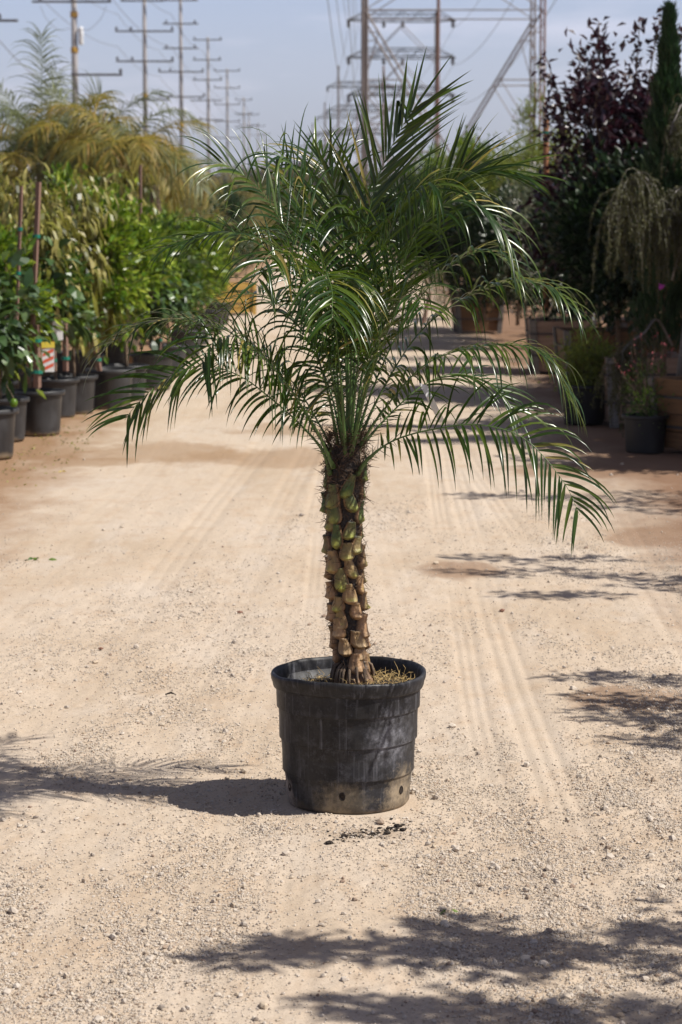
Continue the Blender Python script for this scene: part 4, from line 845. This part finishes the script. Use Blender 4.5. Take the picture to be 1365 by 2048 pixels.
roadside([(670, 2010), (720, 2020), (780, 2030), (840, 2035), (900, 2005), (880, 2035), (960, 2020), (1010, 2045), (1070, 2030), (1150, 2035), (1220, 2045), (1290, 2030), (1340, 2015), (1360, 2040), (930, 2060), (1100, 2065), (1300, 2070)], 2.5, 'leafy tree beside the road shading the bottom edge of the picture', 2, (2.75, 4.5), .05, 32)
roadside([(1262, 1870), (1300, 1872), (1340, 1868), (1372, 1876), (1372, 1820), (1356, 1942), (1385, 1950)], 2.4, 'leafy tree beside the road touching the lower right edge with shade', 3, (3.1, 5.1), .045, 32)
roadside([(1150, 1355), (1200, 1352), (1250, 1348), (1300, 1352), (1345, 1358), (1385, 1365), (1190, 1392), (1240, 1400), (1290, 1408), (1340, 1412), (1380, 1420), (1215, 1432), (1265, 1440), (1320, 1450), (1365, 1455), (1290, 1480), (1340, 1490), (1390, 1500), (1400, 1400), (1420, 1440), (1235, 1418), (1310, 1432)], 2.3, 'leafy tree beside the road shading the middle right edge', 4, (3.4, 7.7), .06, 30)
roadside([(925, 1114), (960, 1110), (1005, 1118), (1045, 1122), (1085, 1116), (1130, 1118), (1160, 1112), (1210, 1118), (930, 1144), (975, 1146), (1020, 1150), (1070, 1138), (1120, 1138), (1150, 1150), (1200, 1152), (1245, 1158), (1290, 1150), (1330, 1158), (1365, 1165), (1400, 1160), (1030, 1186), (1075, 1188), (1120, 1190), (1170, 1186), (1220, 1190), (1340, 1172), (1390, 1180), (1270, 1170), (1430, 1165)], 2.6, 'leafy tree beside the road shading the sand right of the palm trunk', 5, (4.1, 10.9), .055, 26)
roadside([(940, 990), (985, 994), (1030, 990), (1075, 996), (1120, 998), (1165, 994), (1210, 1000), (1250, 992), (1290, 1002), (1330, 1010), (1365, 998), (1400, 1012), (1240, 1012), (1310, 1022), (1360, 1028), (1180, 1014), (1270, 985), (1350, 988), (1420, 1000)], 2.5, 'leafy tree beside the road shading the sand beyond the lowest right frond', 6, (4.4, 13.4), .085, 42)

# ------------------------------------------------------------------ queen palms behind the left rows
def bigpalm(x, y, z, label, fr, mats, tr_h, s=1.0):
    t = thing('queen_palm', label, 'palm tree', (x, y, 0), 0, 'golden palms behind the left rows'); b = B()
    b.tube(crom([(0, 0, 0), (.02, 0, tr_h*.5), (0, 0, tr_h)], 8), np.linspace(.12, .07, 8), 10); obj('trunk', b.me('trunk', True), 'bark', t)
    for q, (az, el, l, dr, mt) in enumerate(fr):
        h = np.array([math.cos(az), math.sin(az), 0]); p = [np.array([0, 0, tr_h])]; e = el; n = 6
        for i_ in range(n): p.append(p[-1]+l/n*(h*math.cos(e)+np.array([0, 0, math.sin(e)]))); e -= dr/n*(.5+i_*.25)
        ra, bl = frond(p, L=.36*s, n=46, face=(0, -.3, 1) if el < 1.35 else (.3, -1, .1), droop=.9, ang=(70, 30), pet=.15, wid=.0062, thick=.013, lift=.1, seed=q+abs(int(x*10)), spines=False, jit=.3, ksub=5)
        f = obj('frond', ra.me('frond', True), mats[mt], t); obj('leaflet', bl.me('leaflet', True), mats[mt], f)
GM = ('gold', 'greenfrond'); g = np.random.default_rng(31)
def fr(n, el0, el1, l0, l1, d, pg=.2): return [(g.random()*6.28, el0+(el1-el0)*g.random(), l0+(l1-l0)*g.random(), d*(.7+.6*g.random()), int(g.random() < pg)) for _ in range(n)]
def zt(py, Y): return P(0, py, Y)[2]
Yq = 27.0
for px, py, Y, n, lb, up in ((85, 330, 27, 13, 'queen palm with a tall pale new leaf reaching highest above the left rows', [(1.6, 1.50, 1.45, .15, 1), (2.9, 1.2, 1.15, .6, 1), (1.2, 1.35, 1.1, .4, 1)]),
                         (165, 330, 26, 13, 'queen palm in front of the nearest utility pole with a frond arching right', [(.25, 1.02, 1.15, .75, 1), (2.6, 1.3, .9, .5, 1), (.6, 1.4, .8, .4, 1)]),
                         (250, 330, 25, 17, 'golden queen palm with drooping dry fronds left of the second utility pole', [(.1, .9, 1.0, 1.3, 0)]),
                         (200, 345, 28, 15, 'golden brown queen palm in the middle of the palm cluster', []),
                         (120, 350, 30, 13, 'queen palm behind the tall new leaf with olive fronds', []),
                         (10, 350, 26, 10, 'queen palm with sparse fronds cut by the left edge', []),
                         (310, 370, 33, 12, 'small golden queen palm nearest the third utility pole', [])):
    c = P(px, py, Y); bigpalm(c[0], Y, 0, lb, fr(n+2, .25, 1.3, .65, 1.3, 2.0, .5)+up, GM, c[2])

# ------------------------------------------------------------------ far end of the yard
for k_, v_, px, Y, s_, lb in (('farcone', 0, 392, 48, 1.15, 'dark round conifer standing near the third utility pole'), ('farcone', 1, 455, 56, 1.0, 'dark conifer right of the first, seen through fronds'),
    ('fargold', 0, 340, 44, 1.3, 'dry golden bush left of the dark conifers'), ('fargold', 1, 425, 60, 1.3, 'dry bush between the two dark conifers'), ('fargold', 2, 480, 66, 1.4, 'pale dry bush at the end of the left rows'),
    ('farbush', 0, 520, 72, 1.5, 'green bush at the far end of the road'), ('fargold', 0, 560, 80, 1.5, 'dry bush beside the far bend of the road'), ('farbush', 1, 600, 95, 1.6, 'bush straight down the road behind the palm'),
    ('farbush', 2, 700, 100, 1.7, 'bush far down the road right of its middle'), ('farbush', 0, 640, 90, 1.3, 'low bush in the middle of the far view'), ('farbush', 1, 780, 90, 1.7, 'bush below the distant steel towers'), ('fargold', 1, 850, 85, 1.6, 'dry bush under the right leg of the distant tower')):
    x = (px-682.5)/F*Y; put(k_, v_, x, Y, lb, 'bushes at the far end of the yard', s_)
g = np.random.default_rng(41)
for q in range(30):
    Y = 370+g.random()*110; px = 200+q*34+g.normal()*10; x = (px-682.5)/F*Y; put('fartree', q % 3, x, Y, 'hazy brownish tree of the distant tree line', 'distant tree line', .9+.5*g.random())
b = B(); x0 = P(-60, 0, 62)[0]; x1 = P(62, 0, 62)[0]; zt_ = P(0, 306, 62)[2]; t = thing('greenhouse', 'pale low building glimpsed through the leaves at the left edge', 'building', ((x0+x1)/2, 64, 0)); hw = (x1-x0)/2
b.box((0, 0, (zt_-.5)/2), (2*hw, 6, zt_-.5)); obj('wall', b, 'white_metal', t); b = B(); V = [(-hw-.1, -3.2, zt_-.498), (hw+.1, -3.2, zt_-.498), (hw+.1, 3.2, zt_-.498), (-hw-.1, 3.2, zt_-.498), (-hw-.1, 0, zt_+.1), (hw+.1, 0, zt_+.1)]
b.add(V, [(0, 1, 5, 4), (2, 3, 4, 5), (3, 2, 1, 0)], [(0, 4, 3), (1, 2, 5)]); obj('roof', b, 'white_metal', t)
# mountains
for nm, Y, base, seed in (('mountains', 7200, 350, 3), ('hills', 5200, 364, 6)):
    n = 260; xx = np.linspace(-2200, 2200, n)*Y/5200; H = np.array([P(0, base, Y)[2]]*n)*(1+.55*fbm(xx/900, xx*0+seed, 5, seed)*2); H = np.maximum(H, 8); b = B()
    V = []
    for d, f in ((-900, 0), (-520, .45), (-200, .85), (0, 1), (500, .5), (900, 0)): V += [(x_, Y+d+160*vnoise(np.array([x_/180]), np.array([d*.01]), 2)[0]*(f > 0), h_*f*(1+.25*vnoise(np.array([x_/140]), np.array([f*9]), 9)[0]*(f < 1))-1*(f == 0)) for x_, h_ in zip(xx, H)]
    r_ = np.arange(5)[:, None]*n; c_ = np.arange(n-1)[None]; b.add(V, np.stack([r_+c_, r_+c_+1, r_+n+c_+1, r_+n+c_], -1).reshape(-1, 4)); o = obj(nm, b.me(nm, True), plain(nm+'_scrub', (.10, .09, .06), (.06, .06, .045), .004, .95)); tag(o, kind='structure')

# ------------------------------------------------------------------ utility poles
def upole(px, Y, ztop, arms, label, rad_=.2, white=None, xoff=None, extra=None):
    x = P(px, 200, Y)[0]; t = thing('utility_pole', label, 'utility pole', (x, Y, 0), 0, 'utility poles in a line'); b = B(); b.tube([(0, 0, 0), (0, 0, ztop*.5), (0, 0, ztop)], [rad_*1.05, rad_*.92, rad_*.72], 14); obj('shaft', b.me('shaft', True), 'polewood', t)
    for z, l0, l1, ins in arms:
        b = B(); b.box(((l0+l1)/2, -rad_-.07, z), (l1-l0, .12, .13)); a = obj('crossarm', b, 'armwood', t)
        for f in ins:
            xx = l0+(l1-l0)*f; b = B(); b.lathe([(.001, .065), (.05, .066), (.05, .12), (.10, .14), (.11, .2), (.06, .23), (.10, .26), (.09, .32), (.03, .36), (.001, .36)], 12, centre=(xx, -rad_-.07, z)); obj('insulator', b.me('insulator', True), 'insul', a)
    for z in (extra or ()):
        b = B(); b.lathe([(rad_*1.03, -.16), (rad_*1.06, -.15), (rad_*1.06, .15), (rad_*1.03, .16)], 16, centre=(0, 0, z)); obj('marker_band', b.me('marker_band', True), 'band', t)
    return t
def hz(py, Y): return P(682, py, Y)[2]
def ax_(px0, px, Y): return (px-px0)*Y/F
Y1 = 145
t = upole(151, Y1, hz(-60, Y1), [(hz(4, Y1), ax_(151, 70, Y1), ax_(151, 225, Y1), (.1, .5, .98)), (hz(150, Y1), -.2, ax_(151, 245, Y1), (.97,))], 'nearest utility pole with a white transformer and two yellow bands', .21, extra=(hz(29, Y1), hz(100, Y1)))
b = B(); b.lathe([(.001, 0), (.13, .01), (.15, .06), (.15, .95), (.12, 1.03), (.001, 1.06)], 20, centre=(.40, -.1, hz(90, Y1))); tr = obj('transformer', b.me('transformer', True), 'white_metal', t)
b = B(); b.box((.24, -.05, hz(62, Y1)), (.36, .06, .10)); obj('bracket', b, 'white_metal', tr)
for sx in (-1, 1):                       # jumper loops under the upper arm
    c = crom([(sx*.22*1+(0), -.3, hz(57, Y1)), (sx*.9, -.3, hz(60, Y1)), (sx*1.6, -.3, hz(38, Y1)), (sx*1.95, -.3, hz(12, Y1))], 16); b = B(); b.tube(c, .014, 6); obj('jumper_wire', b, 'wire', t)
Y2 = 193
upole(291, Y2, hz(-40, Y2), [(hz(2, Y2), ax_(291, 245, Y2), ax_(291, 330, Y2), (0.05, .95)), (hz(63, Y2), ax_(291, 234, Y2), ax_(291, 348, Y2), (.02, .27, .98)), (hz(123, Y2), ax_(291, 235, Y2), ax_(291, 348, Y2), (.02, .28, .98)), (hz(200, Y2), ax_(291, 275, Y2), ax_(291, 340, Y2), (.95,))], 'second utility pole with three wide crossarms and one short arm', .19, extra=(hz(191, Y2),))
Y3 = 239
t = upole(363, Y3, hz(-30, Y3), [(hz(y, Y3), ax_(363, a, Y3), ax_(363, c_, Y3), ins) for y, a, c_, ins in ((1, 328, 398, (.1, .9)), (48, 328, 398, (.1, .9)), (97, 328, 398, (.1, .9)), (144, 319, 408, (.02, .26, .98)), (194, 320, 410, (.02, .26, .98)))], 'third utility pole with five crossarms and a small white box', .20, extra=(hz(250, Y3),))
b = B(); b.lathe([(.001, 0), (.12, .01), (.14, .05), (.14, .9), (.1, 1.0), (.001, 1.02)], 16, centre=(.36, -.1, hz(238, Y3))); obj('transformer', b.me('transformer', True), 'white_metal', t)
Y4 = 290
upole(417, Y4, hz(74, Y4), [(hz(y, Y4), ax_(417, a, Y4), ax_(417, c_, Y4), ins) for y, a, c_, ins in ((80, 388, 445, (.05, .95)), (120, 388, 443, (.05, .95)), (160, 388, 445, (.05, .95)), (201, 382, 445, (.3,)), (240, 382, 447, (.3,)))], 'fourth utility pole, the first whose top shows, with five crossarms', .19)
for px, Y, ys_, w_, lb in ((455, 346, (142, 176, 209, 243, 276), 25, 'fifth utility pole, smaller, with five crossarms'), (488, 422, (200, 228, 255), 16, 'sixth utility pole in the shrinking line'), (498, 500, (229, 250), 20, 'seventh utility pole, short in the distance'), (516, 600, (252, 270), 14, 'eighth utility pole, faint in the distance'), (530, 720, (268, 282), 11, 'last faint utility pole before the mountains')):
    upole(px, Y, hz(ys_[0]-5, Y), [(hz(y, Y), -w_*Y/F, w_*Y/F, (.02, .98)) for y in ys_], lb, .19)
t = upole(-20, 128, hz(-30, 128), [(hz(42, 128), -1.4, 1.58, (.68,))], 'utility pole beyond the left edge, only the tip of one crossarm showing', .2)
# power cables
b = B()
def cable(pts, r, label, group, cat='cable'):
    b = B(); V = []
    for a, c_ in zip(pts[:-1], pts[1:]):
        a = np.array(a); c_ = np.array(c_); L_ = np.linalg.norm(c_-a); t = np.linspace(0, 1, 14)[:, None]; q = a+(c_-a)*t; q[:, 2] -= (4*.013*L_*t*(1-t))[:, 0]; V.append(q if not V else q[1:])
    b.tube(np.concatenate(V), r, 5, False); tag(obj('power_cable', b.me('power_cable', True), 'wire'), label, cat, group)
UP = [(128, -15.9+.2), (Y1, P(151, 200, Y1)[0]), (Y2, P(291, 200, Y2)[0]), (Y3, P(363, 200, Y3)[0]), (Y4, P(417, 200, Y4)[0]), (346, P(455, 200, 346)[0]), (422, P(488, 200, 422)[0])]
for off in (-2.1, 2.1):
    for dz in (13.3, 15.8): cable([(x_+off, Y_, dz+.35) for Y_, x_ in [(90, -15.9)]+UP[1:]], .018, 'thin sagging cable running along the line of wooden utility poles', 'cables on the utility poles')
p1 = P(-20, 85, 100); p2 = P(60, 120, 145); cable([P(-60, 50, 100), P(0, 82, 110), P(150, 190, 150)], .02, 'single dark cable crossing the upper left corner', None)

# ------------------------------------------------------------------ steel transmission towers
def bar(b, a, c, r=.09): b.tube([a, c], [r, r], 4)
def pylon(px, Y, label, half=5.28, dep=3.75, arms=(28.0, 22.6, 17.1), rr=.11, detail=True, flip=1):
    x = P(px, 200, Y)[0]; t = thing('transmission_tower', label, 'pylon', (x, Y, 0), 0, 'steel transmission towers'); top = arms[0]+1.5
    for sx in (-1, 1):
        for sy in (-1, 1):
            b = B(); ht = top+(3.2 if sy < 0 else 0)
            for ox in (-.12, .12): b.tube([(sx*half+ox, sy*dep, 0), (sx*half+ox, sy*dep, ht)], [rr, rr], 4)
            if detail:
                z = .4; k_ = 1
                while z < ht-1: bar(b, (sx*half-.14*k_, sy*dep, z), (sx*half+.14*k_, sy*dep, z+.8), rr*.35); z += .8; k_ = -k_
            obj('leg', b, 'steel' if sy > 0 else ('rust' if sx > 0 else 'steel'), t)
    for sy in (-1, 1):
        b = B(); y = sy*dep; v = np.array([0, y, 4.2]); H1 = 12.9
        for sx in (-1, 1):
            L0 = np.array([sx*half, y, 0.]); L1 = np.array([sx*half, y, H1]); bar(b, v, L1, rr); bar(b, v, L0, rr*.8); bar(b, v, (sx*half, y, 4.2), rr*.55)
            on = lambda f: v+(L1-v)*f
            q1, q2 = on(.53), on(.85); lg = lambda z: np.array([sx*half, y, z])
            bar(b, q1, lg(q1[2]), rr*.6); bar(b, q2, lg(q2[2]), rr*.5); bar(b, q2, lg(q1[2]+.1), rr*.45); bar(b, q1, lg(4.9), rr*.45); m_ = (q1+lg(4.9))/2; bar(b, m_, lg(q1[2]-.3), rr*.4); bar(b, m_, lg(m_[2]), rr*.4)
        obj('brace', b, 'steel', t); b = B(); zs = [H1]+[a-.8 for a in arms[::-1]]; bar(b, (-half, y, H1), (half, y, H1), rr*.6)
        for z0, z1 in zip(zs[:-1], zs[1:]):
            for sx in (-1, 1): bar(b, (sx*half, y, z0), (0, y, z1), rr*.5)
        obj('upper_brace', b, 'steel', t)
    for z in arms:
        b = B(); w2 = 8.0
        for sy in (-1, 1):
            bar(b, (-half, sy*dep*.9, z+1.15), (half, sy*dep*.9, z+1.15), rr*.7); n = 8
            for sx in (-1, 1): bar(b, (sx*half, sy*dep*.9, z+1.15), (sx*w2, 0, z), rr*.6); bar(b, (sx*half, sy*dep*.9, z), (sx*w2, 0, z), rr*.8)
            bar(b, (-half, sy*dep*.9, z), (half, sy*dep*.9, z), rr*.8)
            for q in range(n):
                x0_ = -half+2*half*q/n; x1_ = -half+2*half*(q+1)/n; zz_ = (z, z+1.15) if q % 2 else (z+1.15, z); bar(b, (x0_, sy*dep*.9, zz_[0]), (x1_, sy*dep*.9, zz_[1]), rr*.4)
        a = obj('crossarm', b, 'steel_dark', t)
        for xx in (-w2+.2, -2.6, 0.2, w2-.4) if detail else (-w2+.2, w2-.4):
            b = B(); b.lathe([(.001, 0), (.26, -.05), (.30, -.35), (.12, -.45), (.28, -.55), (.28, -.85), (.001, -1.1)], 10, centre=(xx, 0, z-.05)); obj('insulator', b.me('insulator', True), 'insul', a)
    return x
PY = [(902, 150, 'nearest steel tower with huge crossing diagonals and its top out of the picture'), (803, 363, 'second steel tower with three wide crossarms behind the nearest one'), (722, 576, 'third steel tower, pale, behind the top fronds'), (683, 789, 'fourth steel tower, small and pale'), (652, 1000, 'fifth steel tower, faint above the palm'), (632, 1215, 'farthest faint steel tower')]
pts = []
for q, (px, Y, lb) in enumerate(PY): pts.append((pylon(px, Y, lb, rr=.062 if q == 0 else .12, detail=q < 2), Y))
for z in (28.0, 22.6, 17.1):
    for sx in (-7.8, -6.4, 7.7): cable([(pts[0][0]+sx-6, 20, z+4)]+[(x_+sx, Y_, z-1.1) for x_, Y_ in pts[:4]], .03, 'thin pale cable sagging between the steel towers', 'cables on the steel towers')

# ------------------------------------------------------------------ litter on the road
def litter(px, py, name, label, mat, s, kind='leaf', n=1, spread=.01, seed=0):
    g = np.random.default_rng(seed); c = G(px, py); c[2] = gheight(c[0:1], c[1:2])[0]+.003 if c[1] < 60 else 0; b = B()
    if kind == 'leaf': o = g.normal(size=(n, 3))*[spread, spread, .001]; b.add(*blades(o+[0, 0, .002], g.normal(size=(n, 3))*[1, 1, .12]+[0, 0, .12], s, s*.45, curl=.8, K=3, g=g))
    elif kind == 'twig': b.tube([(-s/2, 0, .004), (0, .004, .010), (s/2, -.002, .004)], [.0025, .004, .001], 6)
    else: clod(b, (0, 0, s*.25), s, g)
    o = obj(name, b, mat); o.location = c; tag(o, label, kind if kind != 'clod' else 'stone'); return o
litter(125, 944, 'fallen_leaf', 'bright yellow fallen leaf on the sand at the left', 'card_yellow', .034, n=2)
litter(73, 1114, 'leafy_sprig', 'wilted green sprig lying on the sand at the left', 'citrus_dark', .05, n=6, spread=.03, seed=4)
litter(45, 1119, 'fallen_leaf', 'pale green leaf lying left of the wilted sprig', 'silver', .028, n=2, seed=6)
litter(895, 1832, 'leafy_sprig', 'tiny green sprig on the gravel in the foreground', 'citrus_dark', .022, n=4, spread=.006, seed=5)
litter(342, 1389, 'twig', 'short dark twig lying left of the big pot', 'blacksoil', .038, 'twig')
litter(202, 1302, 'stone', 'reddish brown stone on the sand in the left middle', 'rust', .018, 'clod', seed=2)
litter(480, 1225, 'stone', 'brown stone on the sand beyond the pot, left of the trunk', 'rust', .02, 'clod', seed=3)
litter(1005, 1220, 'stone', 'dark stone on the sand right of the trunk', 'rust', .024, 'clod', seed=8)
b = B(); g = np.random.default_rng(77); n = 260; pp = np.stack([-1.75-.45*g.random(n)-.02*g.random(n), 14.3+7*g.random(n), .008+0*g.random(n)], -1); b.add(*blades(pp, g.normal(size=(n, 3))*[1, 1, .2]+[0, 0, .15], .018+.02*g.random(n), .012, curl=.8, K=3, g=g)); tag(obj('leaf_litter', b, 'mango'), 'dry yellow leaves scattered at the feet of the left pots', 'leaf litter', kind='stuff')

# ------------------------------------------------------------------ haze
HZ = True
if HZ:
    b = B(); b.box((0, 4500, 260), (9000, 9600, 524)); m = bpy.data.materials.new('haze'); m.use_nodes = True; n_ = m.node_tree; n_.nodes.clear(); oo = n_.nodes.new('ShaderNodeOutputMaterial'); pv = n_.nodes.new('ShaderNodeVolumePrincipled')
    pv.inputs['Color'].default_value = (.80, .86, 1.0, 1); pv.inputs['Density'].default_value = .00012; pv.inputs['Anisotropy'].default_value = .1; n_.links.new(pv.outputs[0], oo.inputs['Volume']); hzo = obj('haze', b, m); tag(hzo, kind='stuff')
